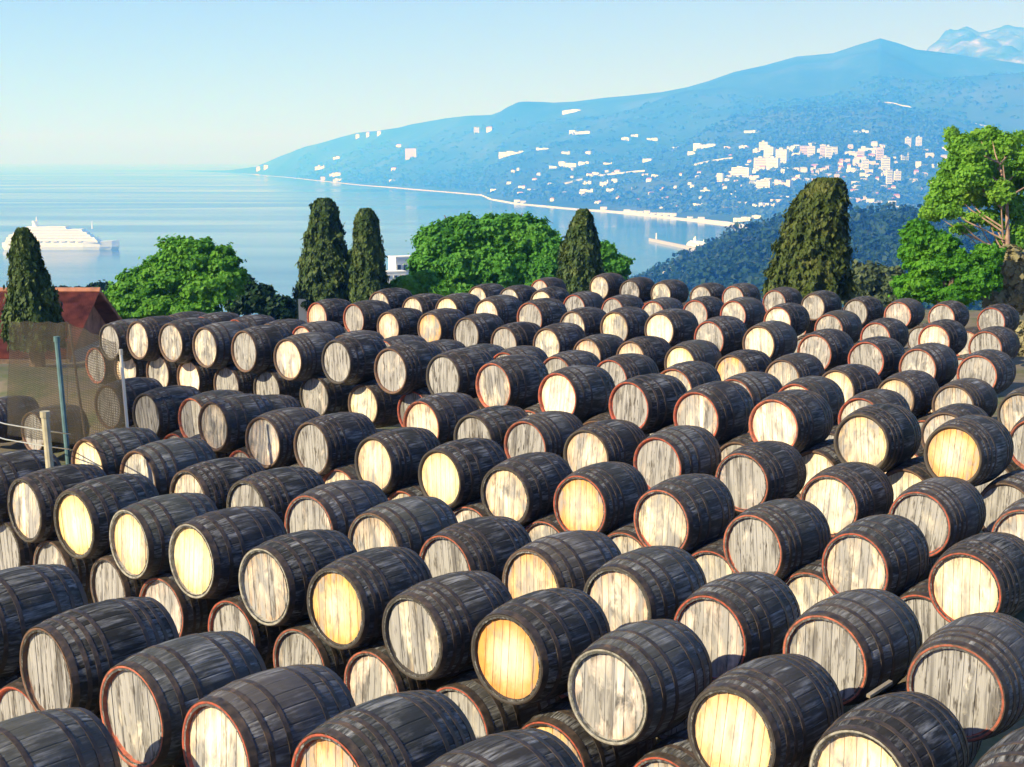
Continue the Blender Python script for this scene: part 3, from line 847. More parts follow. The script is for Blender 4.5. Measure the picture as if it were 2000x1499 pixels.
def cypress(d, prof_px, vbase, label, n=20000, mat=None, seed=1, leaf=.11):
    rs = np.random.RandomState(seed)
    pr = sorted(prof_px)                      # (v, left, right)
    vs = np.array([p[0] for p in pr], float); ce = np.array([(p[1]+p[2])/2 for p in pr]); hw = np.array([(p[2]-p[1])/2 for p in pr])
    vbot = vbase
    um = float(np.mean(ce)); base = pix(np.interp(vbot, vs, ce), vbot, d)
    gz_ = float(land_z(np.array([base.x]), np.array([base.y]), False)[0])
    e = bpy.data.objects.new('cypress_tree', None); COL.objects.link(e); e.location = (base.x, base.y, gz_)
    tag(e, label, 'tree', 'cypress trees behind the barrels')
    k = d/FPX
    ztop = pix(um, vs[0], d).z; zb = max(gz_+.5, gz_)
    z = rs.uniform(0, 1, n)**.92; Z = zb + (ztop-zb)*z
    # height -> photo row
    vv = vs[0] + (ztop-Z)/k*1.0
    rad = np.interp(vv, vs, hw)*k; cxp = (np.interp(vv, vs, ce)-1000)*k
    th_ = rs.uniform(0, 2*PI, n)
    bumps = np.array([noise.noise(Vector((math.cos(t)*2.1+seed, math.sin(t)*2.1, h*1.35))) for t, h in zip(th_, Z)])
    fine = np.array([noise.noise(Vector((math.cos(t)*5+seed, math.sin(t)*5, h*3.2))) for t, h in zip(th_, Z)])
    rr2 = rad*(.93 + .24*bumps + .26*fine)*np.sqrt(rs.uniform(.62, 1.06, n))*np.where(rs.uniform(0, 1, n) < .07, rs.uniform(1.03, 1.2, n), 1)
    C = np.stack([cxp + rr2*np.cos(th_), base.y + rr2*np.sin(th_), Z], 1) - np.array([base.x, base.y, gz_])
    Nn = np.stack([np.cos(th_), np.sin(th_), np.full(n, .45)], 1)
    V = leaf_quads(C, Nn, leaf, 1.9, 1, rs)
    np_quads('crown', V, mat or M_CYP, e)
    t = MB(); t.tube([(0, 0, -.3), (.02, .02, 1.5), ((cxp.mean()-base.x)*.5, 0, (ztop-gz_)*.6)], [.22, .18, .05]); t.build('trunk', M_BARK, e)
    # dark core added inside the crown to block light through the leaves
    c = MB(); pts = []; rads = []
    for q in np.linspace(.04, .94, 12):
        zz = zb + (ztop-zb)*q; v_ = vs[0] + (ztop-zz)/k; pts.append((float((np.interp(v_, vs, ce)-1000)*k-base.x), 0, zz-gz_)); rads.append(float(np.interp(v_, vs, hw)*k*.62))
    c.tube(pts, rads, 12); c.build('light_block_core', M_DRK, e)
    return e
cypress(37, [(448, 52, 68), (470, 42, 82), (500, 36, 90), (540, 33, 102), (580, 27, 115), (615, 22, 124), (680, 20, 130), (760, 22, 128)], 760, 'dark narrow cypress at the left behind the shade net, in front of the ship', 40000, seed=3, leaf=.044)
cypress(61, [(391, 628, 650), (402, 616, 660), (440, 607, 668), (480, 600, 676), (510, 592, 688), (560, 583, 692), (610, 582, 692), (700, 585, 690)], 650, 'tallest, widest cypress left of centre, rising against the sea', 58000, seed=5, leaf=.066)
cypress(59, [(411, 708, 728), (424, 698, 738), (460, 696, 744), (500, 692, 750), (560, 688, 757), (620, 690, 757), (700, 692, 755)], 640, 'slender cypress just right of the tallest one', 42000, seed=8, leaf=.066)
cypress(57, [(412, 1129, 1146), (425, 1122, 1154), (450, 1110, 1160), (480, 1098, 1168), (520, 1092, 1174), (560, 1088, 1178), (650, 1088, 1178)], 620, 'small pointed cypress beside the round green tree', 38000, seed=12, leaf=.062)
cypress(52, [(352, 1585, 1632), (362, 1572, 1636), (385, 1550, 1640), (420, 1534, 1643), (460, 1522, 1646), (500, 1512, 1650), (540, 1504, 1654), (580, 1496, 1662), (680, 1505, 1655)], 650, 'broad flat topped cypress with lighter olive foliage, right of centre', 85000,
        m_leaf('olive_cypress_foliage', (.018, .035, .008), (.055, .085, .018), (.13, .135, .03), .15, 1.1), seed=17, leaf=.06)

def broad(name, d, lobes, label, mat, vb, n=26000, leaf=.13, trunk=None, cat='tree', group='broad trees and bushes below the yard', seed=1, depth=.8, limbs=True, asp=1.1, bark=None, tr=.22, airy=False):
    """lobes in survey pixels (u, v, ru, rv[, dd]) at distance d; each an uneven puff of leaves"""
    rs = np.random.RandomState(seed); k = d/FPX
    L = [(pix(l[0], l[1], d + (l[4] if len(l) > 4 else 0)), l[2]*k, l[3]*k) for l in lobes]
    cx = sum(l[0].x for l in L)/len(L); cy_ = sum(l[0].y for l in L)/len(L)
    if trunk: tb = pix(trunk[0], trunk[1], d); cx, cy_ = tb.x, tb.y
    gz_ = float(land_z(np.array([cx]), np.array([cy_]), False)[0])
    e = bpy.data.objects.new(name, None); COL.objects.link(e); e.location = (cx, cy_, gz_); tag(e, label, cat, group)
    area = np.array([l[1]*l[2] for l in L]); cnt = (n*area/area.sum()).astype(int)
    Vs = []
    for (c, rx, rz), m_ in zip(L, cnt):
        D = rs.normal(0, 1, (m_, 3)); D /= np.linalg.norm(D, axis=1)[:, None]
        b1 = np.array([noise.noise(Vector(q*2.0)+c*.7) for q in D]); b2 = np.array([noise.noise(Vector(q*5.0)+c) for q in D])
        if airy: b2 = np.array([noise.noise(Vector(q*8.5)+c) for q in D])
        keep = b2 > (-.06 if airy else -.42)
        q = (.92 + .42*b1 + .24*b2)*(rs.uniform(.1 if airy else .35, 1.5 if airy else 1.05, m_)**.45)
        q = np.where(rs.uniform(0, 1, m_) < .09, q*rs.uniform(1.02, 1.24, m_), q)
        P = D*q[:, None]*np.array([rx, (rx+rz)/2*depth, rz]) + np.array(c)
        P = P[keep]; Dn = D[keep] + np.array([0, 0, .35])
        Vs.append(leaf_quads(P - np.array([cx, cy_, gz_]), Dn, leaf, asp, 0, rs))
    np_quads('crown', np.concatenate(Vs), mat, e)
    if limbs:
        t = MB(); fork = Vector((0, 0, max(1.0, (min(l[0].z for l in L)-gz_)*.75)))
        t.tube([(0, 0, -.4), (.05, .02, fork.z*.5), fork], [tr*1.25, tr, tr*.8], 9); t.build('trunk', bark or M_BARK, e)
        if airy:
            top = Vector((.1, 0, max(l[0].z for l in L)-gz_-1.0)); lean = Vector((-.5, 0, 0))
            t = MB(); t.tube([(0, 0, 0), (-.1, 0, top.z*.5), top*.8+lean*.6, top+lean], [tr*1.6, tr*1.3, tr*.7, tr*.25], 8); t.build('limb', bark or M_BARK, e)
        for (c, rx, rz) in L:
            q = Vector(c) - Vector((cx, cy_, gz_)); b = MB()
            if airy:
                zt = max(fork.z*.9, q.z-rs.uniform(.7, 1.5)); f_ = zt/top.z; st_ = Vector((lean.x*f_*.8-.05, 0, zt))
                b.tube([st_, st_.lerp(q, .55)+Vector((0, 0, -.12)), q], [tr*.55, tr*.36, tr*.12], 6); b.build('limb', bark or M_BARK, e); continue
            mid = fork.lerp(q, .5) + Vector((rs.uniform(-.2, .2), rs.uniform(-.2, .2), .15))
            b.tube([fork - Vector((0, 0, .2)), mid, q, q + (q-mid)*.35], [tr*.6, tr*.4, tr*.22, .02], 6); b.build('limb', bark or M_BARK, e)
    return e
broad('leafy_tree', 58, [(370, 500, 62, 36), (425, 512, 42, 32), (330, 535, 60, 34), (275, 560, 52, 34), (232, 585, 34, 30), (400, 560, 62, 38), (300, 600, 70, 30), (445, 545, 36, 34), (370, 610, 60, 28), (225, 612, 34, 24)],
      'spreading leafy green tree standing left of the cypresses, behind the barrels', M_GRN, 640, 85000, .08, (350, 640), seed=21)
broad('leafy_tree', 66, [(860, 478, 50, 40), (910, 455, 46, 34), (970, 452, 52, 34), (1030, 462, 48, 38), (1070, 495, 36, 42), (835, 520, 36, 36), (900, 520, 60, 44), (980, 520, 62, 46), (1050, 535, 50, 36), (930, 565, 60, 22), (1010, 440, 26, 20), (880, 443, 20, 18)],
      'dense rounded bright green tree in the centre, left of the small cypress', M_GR2, 590, 105000, .083, (960, 600), seed=31)
broad('leafy_tree', 70, [(1178, 498, 26, 28), (1205, 520, 28, 22), (1170, 530, 30, 22), (1195, 552, 30, 18)], 'small green tree half hidden behind the small pointed cypress', M_GR2, 590, 22000, .08, (1185, 600), seed=37)
broad('bush', 60, [(800, 560, 42, 20), (850, 572, 40, 18), (770, 575, 30, 16), (885, 585, 34, 16), (925, 590, 28, 14), (830, 545, 24, 14)], 'low green bush beneath the dense rounded tree', M_GRN, 600, 9000, .12, seed=41, limbs=False, cat='bush')
broad('bush', 62, [(505, 585, 34, 26), (540, 598, 30, 22), (475, 560, 26, 22), (470, 592, 32, 22), (560, 612, 18, 16), (515, 568, 16, 12)], 'dark blue green bush between the leafy tree and the tallest cypress', M_DRK, 640, 9000, .12, seed=43, limbs=False, cat='bush')
broad('bush', 120, [(112, 572, 36, 12), (160, 574, 30, 12), (195, 566, 26, 14), (15, 580, 40, 12), (60, 580, 30, 10)], 'distant dark green shrubbery behind the tiled roof', M_DRK, 600, 5000, .2, seed=47, limbs=False, cat='bush', depth=.5)
# the big open pine at the right
pl = [(1858, 262, 14, 12), (1880, 285, 26, 20), (1912, 268, 18, 14, 1), (1935, 262, 16, 14), (1925, 300, 34, 22, 1), (1965, 285, 26, 22), (1990, 270, 18, 12, 1), (1870, 325, 30, 20), (1900, 345, 30, 22, -1), (1950, 335, 36, 26), (1985, 345, 24, 24, 1), (1845, 362, 26, 18), (1880, 380, 34, 20), (1925, 385, 30, 18, 1), (1832, 392, 22, 18), (1820, 416, 22, 14), (1855, 414, 22, 12, -1), (1975, 400, 26, 24), (1998, 440, 20, 22), (1905, 425, 22, 10), (2040, 330, 40, 50), (1880, 447, 22, 9), (1965, 470, 18, 12), (1950, 440, 14, 10), (1955, 375, 22, 20, -1), (1930, 425, 18, 14), (1988, 470, 20, 20), (1900, 300, 20, 16, -1), (2000, 310, 20, 24), (1845, 340, 14, 10)]
broad('pine_tree', 47, pl, 'tall open branched pine with sparse yellow green foliage at the right edge', M_YEL, 640, 100000, .056, (1968, 600), seed=53, bark=M_PINK, tr=.06, depth=.8, airy=True)
broad('leafy_tree', 44, [(1795, 462, 34, 28), (1835, 480, 36, 26), (1780, 495, 24, 22), (1820, 520, 52, 30), (1870, 520, 44, 30), (1905, 545, 50, 32), (1790, 560, 48, 28), (1850, 575, 60, 24), (1930, 500, 30, 22)],
      'bushy bright green tree in front of the pine, right of the broad cypress', m_leaf('fresh_foliage', (.035, .16, .012), (.09, .29, .022), (.18, .40, .04), .45, .8), 640, 85000, .06, (1850, 620), seed=59)
broad('bush', 45, [(1975, 530, 30, 50), (1990, 580, 34, 34), (1950, 590, 30, 24), (2040, 560, 50, 60)], 'dry grey brown brush under the pine at the right edge', M_DRY, 640, 8000, .09, seed=61, limbs=False, cat='bush')
broad('bush', 80, [(1690, 545, 42, 30), (1740, 555, 34, 30), (1665, 575, 34, 24), (1720, 588, 50, 24)], 'rounded olive grey bush between the broad cypress and the bright green tree', M_OLV, 640, 12000, .15, seed=67, limbs=False, cat='bush')
# ------------------------------------------------------------------ woodland on the spur (one mass)
def wood(name, u0, u1, d0, d1, cnt, rad, mat, label, seed):
    rs = np.random.RandomState(seed)
    th1 = np.arctan((rs.uniform(u0, u1, cnt)-1000)/2824); dd = d0*(d1/d0)**rs.uniform(0, 1, cnt)
    x, y = dd*np.sin(th1), dd*np.cos(th1); z = land_z(x, y)
    ok = z > SEA+3; x, y, z, dd = x[ok], y[ok], z[ok], dd[ok]
    n = 42; Vs = []
    for i in range(len(x)):
        r = rad*rs.uniform(.6, 1.35)*(.55+.45*min(1, dd[i]/900)); D = rs.normal(0, 1, (n, 3)); D[:, 2] = abs(D[:, 2])*1.1 - .1; D /= np.linalg.norm(D, axis=1)[:, None]
        hh = r*rs.uniform(.8, 1.7)
        Vs.append(leaf_quads(D*np.array([r, r, hh])*rs.uniform(.75, 1.05, (n, 1)) + np.array([x[i], y[i], z[i]+hh*.25]), D, r*.23, 1.1, 0, rs))
    o = np_quads(name, np.concatenate(Vs), mat); tag(o, label, 'woodland', kind='stuff'); return o
wood('woodland', 1235, 2150, 300, 1500, 4200, 6.5, M_DRK, 'dark wood covering the near spur above the bay', 71)
wood('scrub', -350, 1235, 72, 700, 1700, 2.6, M_DRK, 'dark scrub on the slope dropping below the yard', 73)

# ------------------------------------------------------------------ town and villages on the far slope
M_WHT = m_plain('white_render', (.80, .78, .74), .8, .06, .5, 0, 0)
M_CRM = m_plain('cream_render', (.74, .68, .56), .8, .08, .5, 0, 0)
M_PNK = m_plain('pink_render', (.72, .58, .55), .8, .08, .5, 0, 0)
M_ROOF = m_plain('flat_grey_roof', (.42, .40, .38), .9, .1, .5, 0, 0)
M_TILE = m_plain('terracotta_tiles', (.42, .15, .075), .85, .35, 5, 0, .4)
M_WIN = m_plain('dark_glass', (.05, .07, .09), .25, .2, 1, 0, 0)
SING = {(804, 310): 'large square pinkish building alone on the headland slope', (1110, 328): 'large bright white building alone in the middle of the far slope', (1133, 263): 'long low white building high on the far slope', (1117, 222): 'pale low building just under the headland ridge',
        (1000, 303): 'long white complex on the headland slope', (932, 262): 'small white tower near the headland ridge', (1377, 290): 'long white building on the slope left of the town', (1680, 263): 'long white building on the mountainside above the town', (1148, 377): 'low long white building above the middle of the beach'}
T_TAB = np.linspace(0, 1, 400)
def on_slope(u, v):
    x, y, z = far_xyz(np.full(400, float(u)), T_TAB, True)
    d = np.hypot(x, y)*.0 + prof(np.full(400, float(u)), T_TAB)[0]
    vv = 312-(z-CAMZ)/d*2824
    i = int(np.argmax(vv <= v)) if (vv <= v).any() else 399
    return Vector((float(x[i]), float(y[i]), float(z[i]))), float(d[i])
def building(u, v, wpx, hpx, mat, label, grp='white buildings of the town on the far slope', name='apartment_building', kind=0, ang=None):
    p, d = on_slope(u, v); q_, _ = on_slope(u+6, v-.0)
    tau = np.array([0.]); G = []
    for du in (-4., 4.):
        X_, Y_, Z_ = far_xyz(np.full(40, u+du), np.linspace(0, 1, 40), False); i = int(np.argmin(abs(Z_-p.z))); G.append((float(X_[i]), float(Y_[i])))
    ang = max(-.75, min(.75, math.atan2(G[1][1]-G[0][1], G[1][0]-G[0][0])))
    wpx = wpx/max(.7, math.cos(ang))
    wd = wpx*d/2824; h = hpx*d/2824; dp = min(16, max(9, wd*.4)); rs = random.Random(int(u*7+v*3))
    e = bpy.data.objects.new(name, None); COL.objects.link(e); e.location = p; e.rotation_euler = (0, 0, ang + rs.uniform(-.08, .08)); tag(e, label, 'building', grp)
    e['far_uv'] = [u, v]; e['own'] = label in SING.values(); e['kind_word'] = ('tall' if hpx > 16 else 'mid-rise' if hpx > 10 else 'wide' if wpx > 18 else 'small' if wpx > 8 else 'tiny') + (' pinkish' if mat is M_PNK else ' cream' if mat is M_CRM else ' white') + (' tower' if hpx > 16 else ' block' if hpx > 10 else ' building')
    h += 3; b = MB()
    if wpx > 15 and hpx < 16:
        x_ = -wd/2
        while x_ < wd/2-2:
            w_ = min(wd/2-x_, wd*rs.uniform(.16, .38)); b.box(x_, x_+w_*.94, -dp/2*rs.uniform(.6, 1), dp/2, -25, h*rs.uniform(.55, 1.0)); x_ += w_
        kind = 3
    else: b.box(-wd/2, wd/2, -dp/2, dp/2, -25, h)
    if kind == 1: b.box(-wd*.22, wd*.05, -dp*.3, dp*.3, h, h*1.14)
    b.build('wall', mat, e)
    r = MB()
    if kind == 3: r.box(-wd*.3, -wd*.1, -dp*.3, dp*.3, h*.5, h*1.02)
    elif kind == 2:
        r.add([(-wd*.53, -dp*.55, h), (wd*.53, -dp*.55, h), (wd*.53, dp*.55, h), (-wd*.53, dp*.55, h), (-wd*.4, 0, h*1.3), (wd*.4, 0, h*1.3)], [(0, 1, 5, 4), (1, 2, 5), (2, 3, 4, 5), (3, 0, 4), (0, 3, 2, 1)]); r.build('roof', M_TILE if rs.random() < .5 else M_ROOF, e)
    else:
        r.box(-wd*.505, wd*.505, -dp*.505, dp*.505, h+.02, h+.9); r.build('roof', M_ROOF, e)
    if hpx > 13:      # rows of window bands on the towers
        nf = max(3, int(h/4.5))
        for f in range(nf):
            q = MB(); z0 = h*(f+.3)/nf; q.box(-wd*.44, wd*.44, -dp/2-.15, -dp/2+.2, z0, z0+h/nf*.34); q.build('window_band', M_WIN, e)
    return e
TOWN = '''1492 300 14 20;1478 303 12 12;1503 312 16 22;1488 331 22 20;1511 334 18 22;1528 322 18 26;1530 303 14 14;1546 298 14 12;1556 308 12 12;1570 304 16 16;1584 309 14 20;1607 312 11 24;1618 315 12 26;1630 306 10 16;
1690 300 28 12;1714 298 18 12;1680 315 14 16;1672 326 12 12;1690 334 13 20;1650 320 20 8;1660 303 20 7;1718 320 14 24;1730 338 16 28;1738 364 11 30;1754 361 13 24;1767 316 15 14;1772 290 11 18;1793 288 11 17;1794 332 10 13;1850 296 24 13;1668 338 20 9;
1408 357 10 16;1449 347 30 18;1478 366 20 14;1494 372 22 17;1532 366 26 13;1476 352 16 7;1556 350 14 8;1572 358 20 8;1592 349 16 9;1601 336 22 8;1425 386 14 9;1442 389 16 5;1454 402 16 7;1430 411 24 7;1503 410 26 13;1520 400 20 9;1536 392 20 8;1455 433 30 8;1484 428 18 7;1480 409 12 11;
1665 396 22 9;1686 399 20 12;1703 403 14 12;1718 405 14 8;1746 410 14 15;1767 412 22 8;1791 406 20 6;1651 379 12 7;1672 378 14 5;1712 385 14 5;1786 358 14 7;1806 345 16 8;1830 330 18 8;1815 310 14 9'''
VILL = '''1110 328 34 13;1142 323 20 8;1082 330 14 5;1000 303 50 7;1133 263 40 7;1117 222 34 6;932 262 11 14;957 258 10 6;1222 276 14 6;1160 343 24 6;1150 363 13 11;1182 365 16 13;1202 362 10 11;1148 377 26 7;1194 376 14 7;1281 348 12 7;1377 290 40 8;1352 303 14 5;1266 316 16 7;1275 275 20 4;1061 293 22 4;1106 302 14 6;1380 376 16 5;1374 403 30 5;1300 391 14 5;1072 361 14 3;1040 372 14 3;804 310 22 18;625 331 20 9;655 345 22 9;661 354 14 7;658 311 14 5;700 270 7 5;720 267 6 6;742 264 7 5;520 330 10 7;505 333 8 6;1680 263 28 7;1468 262 26 5;1240 268 12 4;1150 302 10 4;1320 292 12 4;770 333 10 4;766 355 12 4;780 288 10 4;965 372 12 4;1188 322 16 4'''
def parse(s): return [tuple(float(q) for q in r.split()) for r in s.replace('\n', '').split(';') if r.strip()]
rb = random.Random(5)
for u, v, ww, hh in parse(TOWN):
    mt_ = rb.choice([M_WHT, M_WHT, M_CRM, M_PNK])
    if hh > 16: lb, kd = 'tall pale apartment tower among the blocks in the middle of the town', 1
    elif hh > 10: lb, kd = 'mid rise pale apartment block in the town on the far slope', 0
    else: lb, kd = 'low pale building in the town on the far slope', rb.choice([0, 2])
    building(u, v, ww, hh, mt_, lb, 'apartment blocks of the town on the far slope', kind=kd)
for u, v, ww, hh in parse(VILL):
    lb = SING.get((u, v))
    building(u, v, ww, hh, M_PNK if (u, v) == (804, 310) else M_WHT, lb or 'small white building scattered on the wooded headland slope', 'single buildings scattered over the headland', kind=0 if hh > 6 else 2)
cnt = 0
for _ in range(1600):
    u = rb.uniform(1390, 1850); v = rb.uniform(288, 444)
    dens = math.exp(-((u-1620)/190)**2)*.9*math.exp(-((v-(350+.0*(u-1600)))/62)**2)
    if v > 395 + (u > 1640)*14 or rb.random() > dens: continue
    if cnt >= 160: break
    cnt += 1
    building(u, v, rb.uniform(5, 14), rb.uniform(3, 7.5), rb.choice([M_WHT, M_CRM, M_WHT, M_PNK]), 'small pale house among the trees of the far town', 'small houses of the far town', 'small_house', kind=rb.choice([0, 2, 2]))
for _ in range(60):
    u = rb.uniform(980, 1420); v = rb.uniform(340, 418) - (1420-u)*.03
    if v > np.interp(u, SHX, SHY)-8: continue
    building(u, v, rb.uniform(4, 10), rb.uniform(2, 4.5), M_WHT, 'tiny white house on the wooded slope left of the town', 'small houses left of the far town', 'small_house', kind=2)
# the wood around the far town (one mass)
def far_wood():
    rs = np.random.RandomState(91); Vs = []; cntw = 7600
    U_ = np.where(rs.uniform(0, 1, cntw) < .45, rs.normal(1620, 150, cntw), rs.uniform(580, 2050, cntw)); T_ = rs.uniform(0.1, 1, cntw)**1.7*.75 + .03
    for u, t_ in zip(U_, T_):
        X_, Y_, Z_ = far_xyz(np.array([u]), np.array([t_])); p = np.array([X_[0], Y_[0], Z_[0]]); r = rs.uniform(6, 15); n = 11
        D = rs.normal(0, 1, (n, 3)); D[:, 2] = abs(D[:, 2]); D /= np.linalg.norm(D, axis=1)[:, None]
        Vs.append(leaf_quads(D*np.array([r*1.3, r, r*.8]) + p + np.array([0, 0, 1]), D, r*.5, 1.1, 0, rs))
    o = np_quads('forest', np.concatenate(Vs), m_leaf('far_slope_foliage', (.015, .045, .028), (.035, .075, .04), (.065, .10, .055), .1, .01)); tag(o, 'woods and gardens between the buildings of the far slope', 'forest', kind='stuff')
far_wood()
# beach front buildings
BW = {1010: 'pale low building on the beach above the dense green tree', 1022: 'second pale low building on the beach above the dense green tree', 1180: 'pale low building on the beach right of the pointed cypress', 1350: 'pale low building on the beach above the mole', 1372: 'second pale low building on the beach above the mole', 630: 'pale low building at the shore above the tallest cypress', 655: 'pale low building at the shore between the two tall cypresses'}
for bi_, u in enumerate(list(range(1226, 1330, 13)) + [1010, 1022, 1180, 1350, 1372, 630, 655]):
    d = shore_d(u)+60; wd = rb.uniform(8, 13)*d/2824; hh = rb.uniform(4, 8)*d/2824
    e = bpy.data.objects.new('beach_building', None); COL.objects.link(e); e.location = ((u-1000)/2824*d, d, SEA+3); tag(e, BW.get(u) or 'pale low building, %s from left in the line along the middle beach' % ORD[bi_+1], 'building', 'low buildings along the far beach')
    b = MB(); b.box(-wd/2, wd/2, -8, 8, -4, hh); b.build('wall', rb.choice([M_WHT, M_CRM]), e); r = MB(); r.box(-wd*.51, wd*.51, -8.4, 8.4, hh+.02, hh+.8); r.build('roof', M_ROOF, e)

# ------------------------------------------------------------------ harbour mole with a moored ship
def sea_pt(u, v): 
    d = 2824*150.0/(v-312); return Vector(((u-1000)/2824*d, d, SEA))
A_, B_ = sea_pt(1278, 470), sea_pt(1392, 494)
pe = bpy.data.objects.new('harbour_mole', None); COL.objects.link(pe); pe.location = A_; tag(pe, 'long grey harbour mole reaching into the bay', 'pier')
dv = B_-A_; an = math.atan2(dv.y, dv.x); Mz = Matrix.Rotation(an, 4, 'Z')
q = MB(); q.box(0, dv.length, -7, 7, -6, 3.5, Mz); q.build('deck', m_plain('harbour_concrete', (.30, .29, .28), .9, .2, .05), pe)
q = MB(); q.box(0, dv.length, -8.5, -7.02, -6, 5.5, Mz); q.build('sea_wall', M_ROOF, pe)
q = MB(); q.tube([(6, 0, 3), (6, 0, 15)], [1.6, 1.1], 10); q.build('beacon', M_WHT, pe)
def ship(loc, ang, Ln, Bm, decks, label, big=True, group=None):
    e = bpy.data.objects.new('cruise_ship' if big else 'moored_ship', None); COL.objects.link(e); e.location = loc; e.rotation_euler = (0, 0, ang); tag(e, label, 'ship', group)
    st = [(-.5, .80), (-.46, .95), (-.2, 1.), (.2, 1.), (.34, .82), (.44, .42), (.5, .03)]
    V = []; H = Ln*.065
    for x, wv in st:
        fl = 1.0 + max(0, x-.25)*.10
        for z, kk in ((-4, .78), (H*.4, .96), (H*(1+max(0, x-.2)*.9), 1.0)):
            xx = x*Ln*(1 if z > 0 else .955)
            V.append((xx, -Bm/2*wv*kk, z)); V.append((xx, Bm/2*wv*kk, z))
    Fc = []
    for i in range(len(st)-1):
        a, b = i*6, (i+1)*6
        Fc += [(a, b, b+2, a+2), (a+2, b+2, b+4, a+4), (a+1, a+3, b+3, b+1), (a+3, a+5, b+5, b+3), (a+4, b+4, b+5, a+5)]
    Fc += [(0, 2, 4, 5, 3, 1), tuple(len(st)*6-6+k for k in (0, 1, 3, 5, 4, 2))]
    link('hull', mesh('hull', V, Fc, m_ship), e)
    z = H+.05
    for k, (x0, x1, ww) in enumerate(decks):
        dh = Ln*.023
        q = MB(); w2 = Bm/2*ww
        q.add([(x0*Ln, -w2, z), (x1*Ln, -w2, z), ((x1-.012)*Ln, -w2, z+dh), (x0*Ln, -w2, z+dh), (x0*Ln, w2, z), (x1*Ln, w2, z), ((x1-.012)*Ln, w2, z+dh), (x0*Ln, w2, z+dh)],
              [(0, 1, 2, 3), (5, 4, 7, 6), (1, 5, 6, 2), (4, 0, 3, 7), (3, 2, 6, 7), (0, 4, 5, 1)])
        q.build('deck', m_ship, e)
        q = MB(); q.box((x0+.02)*Ln, (x1-.03)*Ln, -w2-.12, -w2+.1, z+dh*.48, z+dh*.66); q.build('window_band', m_win2, e)
        z += dh+.02
    q = MB(); q.tube([(-.22*Ln, 0, z-2), (-.235*Ln, 0, z+Ln*.05)], [Bm*.16, Bm*.12], 12); q.build('funnel', m_ship, e)
    q = MB(); q.tube([(-.21*Ln, 0, z), (-.21*Ln, 0, z+Ln*.085)], [1.6, .8], 8); q.tube([(.27*Ln, 0, z-4), (.27*Ln, 0, z+Ln*.045)], [1.3, .7], 8); q.build('mast', m_ship, e)
    q = MB()
    for s_ in (-1, 1):
        for i in range(6):
            x = (-.2+.07*i)*Ln; q.box(x, x+Ln*.04, s_*Bm/2*1.01-.9, s_*Bm/2*1.01+.9, H+1.2, H+3.4)
    q.build('lifeboats', M_CRM, e)
    return e
m_ship = m_plain('white_ship_paint', (.92, .90, .85), .4, .03, .1, 0, 0)
m_win2 = m_plain('ship_window_glass', (.50, .53, .56), .3, .2, .1, 0, 0)
P0 = sea_pt(113, 487)
ship(P0, .05, 192, 27, [(-.47, .33, .98), (-.46, .31, .96), (-.44, .27, .94), (-.40, .24, .9), (-.36, .2, .86), (-.30, .06, .8)], 'large white cruise ship anchored on the bay at the far left')
ship(A_.lerp(B_, .76)+Vector((10, 34, 0)), an+.03, 92, 17, [(-.42, .30, .95), (-.38, .24, .9), (-.3, .12, .8)], 'small white ship moored along the harbour mole', False)

# ------------------------------------------------------------------ buildings between the yard and the bay
def house_at(name, u, v, d, wpx, hpx, mat, label, roofed=False, win=3, ang=.2, grp=None):
    if d is None: d = land_hit(u, v) or 900.; pass
    p = pix(u, v, d); k = d/FPX; wd, h = wpx*k, hpx*k; dp = wd*.7
    g = float(land_z(np.array([p.x]), np.array([p.y]), False)[0]); lift = p.z-g
    e = bpy.data.objects.new(name, None); COL.objects.link(e); e.location = (p.x, p.y, g); e.rotation_euler = (0, 0, ang); tag(e, label, 'building', grp)
    q = MB(); q.box(-wd/2, wd/2, -dp/2, dp/2, -1, lift+h); q.build('wall', mat, e)
    q = MB()
    if roofed: q.add([(-wd*.55, -dp*.58, lift+h+.02), (wd*.55, -dp*.58, lift+h+.02), (wd*.55, dp*.58, lift+h+.02), (-wd*.55, dp*.58, lift+h+.02), (-wd*.35, 0, lift+h*1.35), (wd*.35, 0, lift+h*1.35)], [(0, 1, 5, 4), (1, 2, 5), (2, 3, 4, 5), (3, 0, 4), (0, 3, 2, 1)])
    else: q.box(-wd*.515, wd*.515, -dp*.515, dp*.515, lift+h+.01, lift+h+.25)
    q.build('roof', M_TILE if roofed else mat, e)
    for i in range(win):
        x = -wd/2 + wd*(i+.5)/win
        f = MB(); f.box(x-wd*.09, x+wd*.09, -dp/2-.05, -dp/2+.03, lift+h*.38, lift+h*.72); w_ = f.build('window', M_WHT, e)
        f = MB(); f.box(x-wd*.07, x+wd*.07, -dp/2-.08, -dp/2-.052, lift+h*.41, lift+h*.69); f.build('pane', M_WIN, w_)
    return e
house_at('white_building', 790, 545, 260, 52, 42, M_WHT, 'white flat roofed building left of the dense rounded tree', ang=.5, win=4)
house_at('white_building', 768, 548, 250, 44, 16, M_WHT, 'low white annex in front of the white flat roofed building', ang=.4, win=3)
house_at('small_tower', 1303, 548, None, 17, 24, M_WHT, 'small white tower on the shore below the spur', ang=.2, win=1)
house_at('gate_pillar', 592, 632, 60, 16, 36, M_CRM, 'cream pillar between the dark bush and the tallest cypress', ang=.1, win=0)
house_at('villa', 1437, 530, None, 38, 6, M_WHT, 'long low white villa on the wooded spur', win=5)
house_at('villa', 1505, 506, None, 30, 8, M_PNK, 'pinkish villa beside the broad cypress on the spur', win=4)
house_at('villa', 1685, 480, None, 16, 6, M_WHT, 'small white villa on the spur right of the broad cypress', win=2)

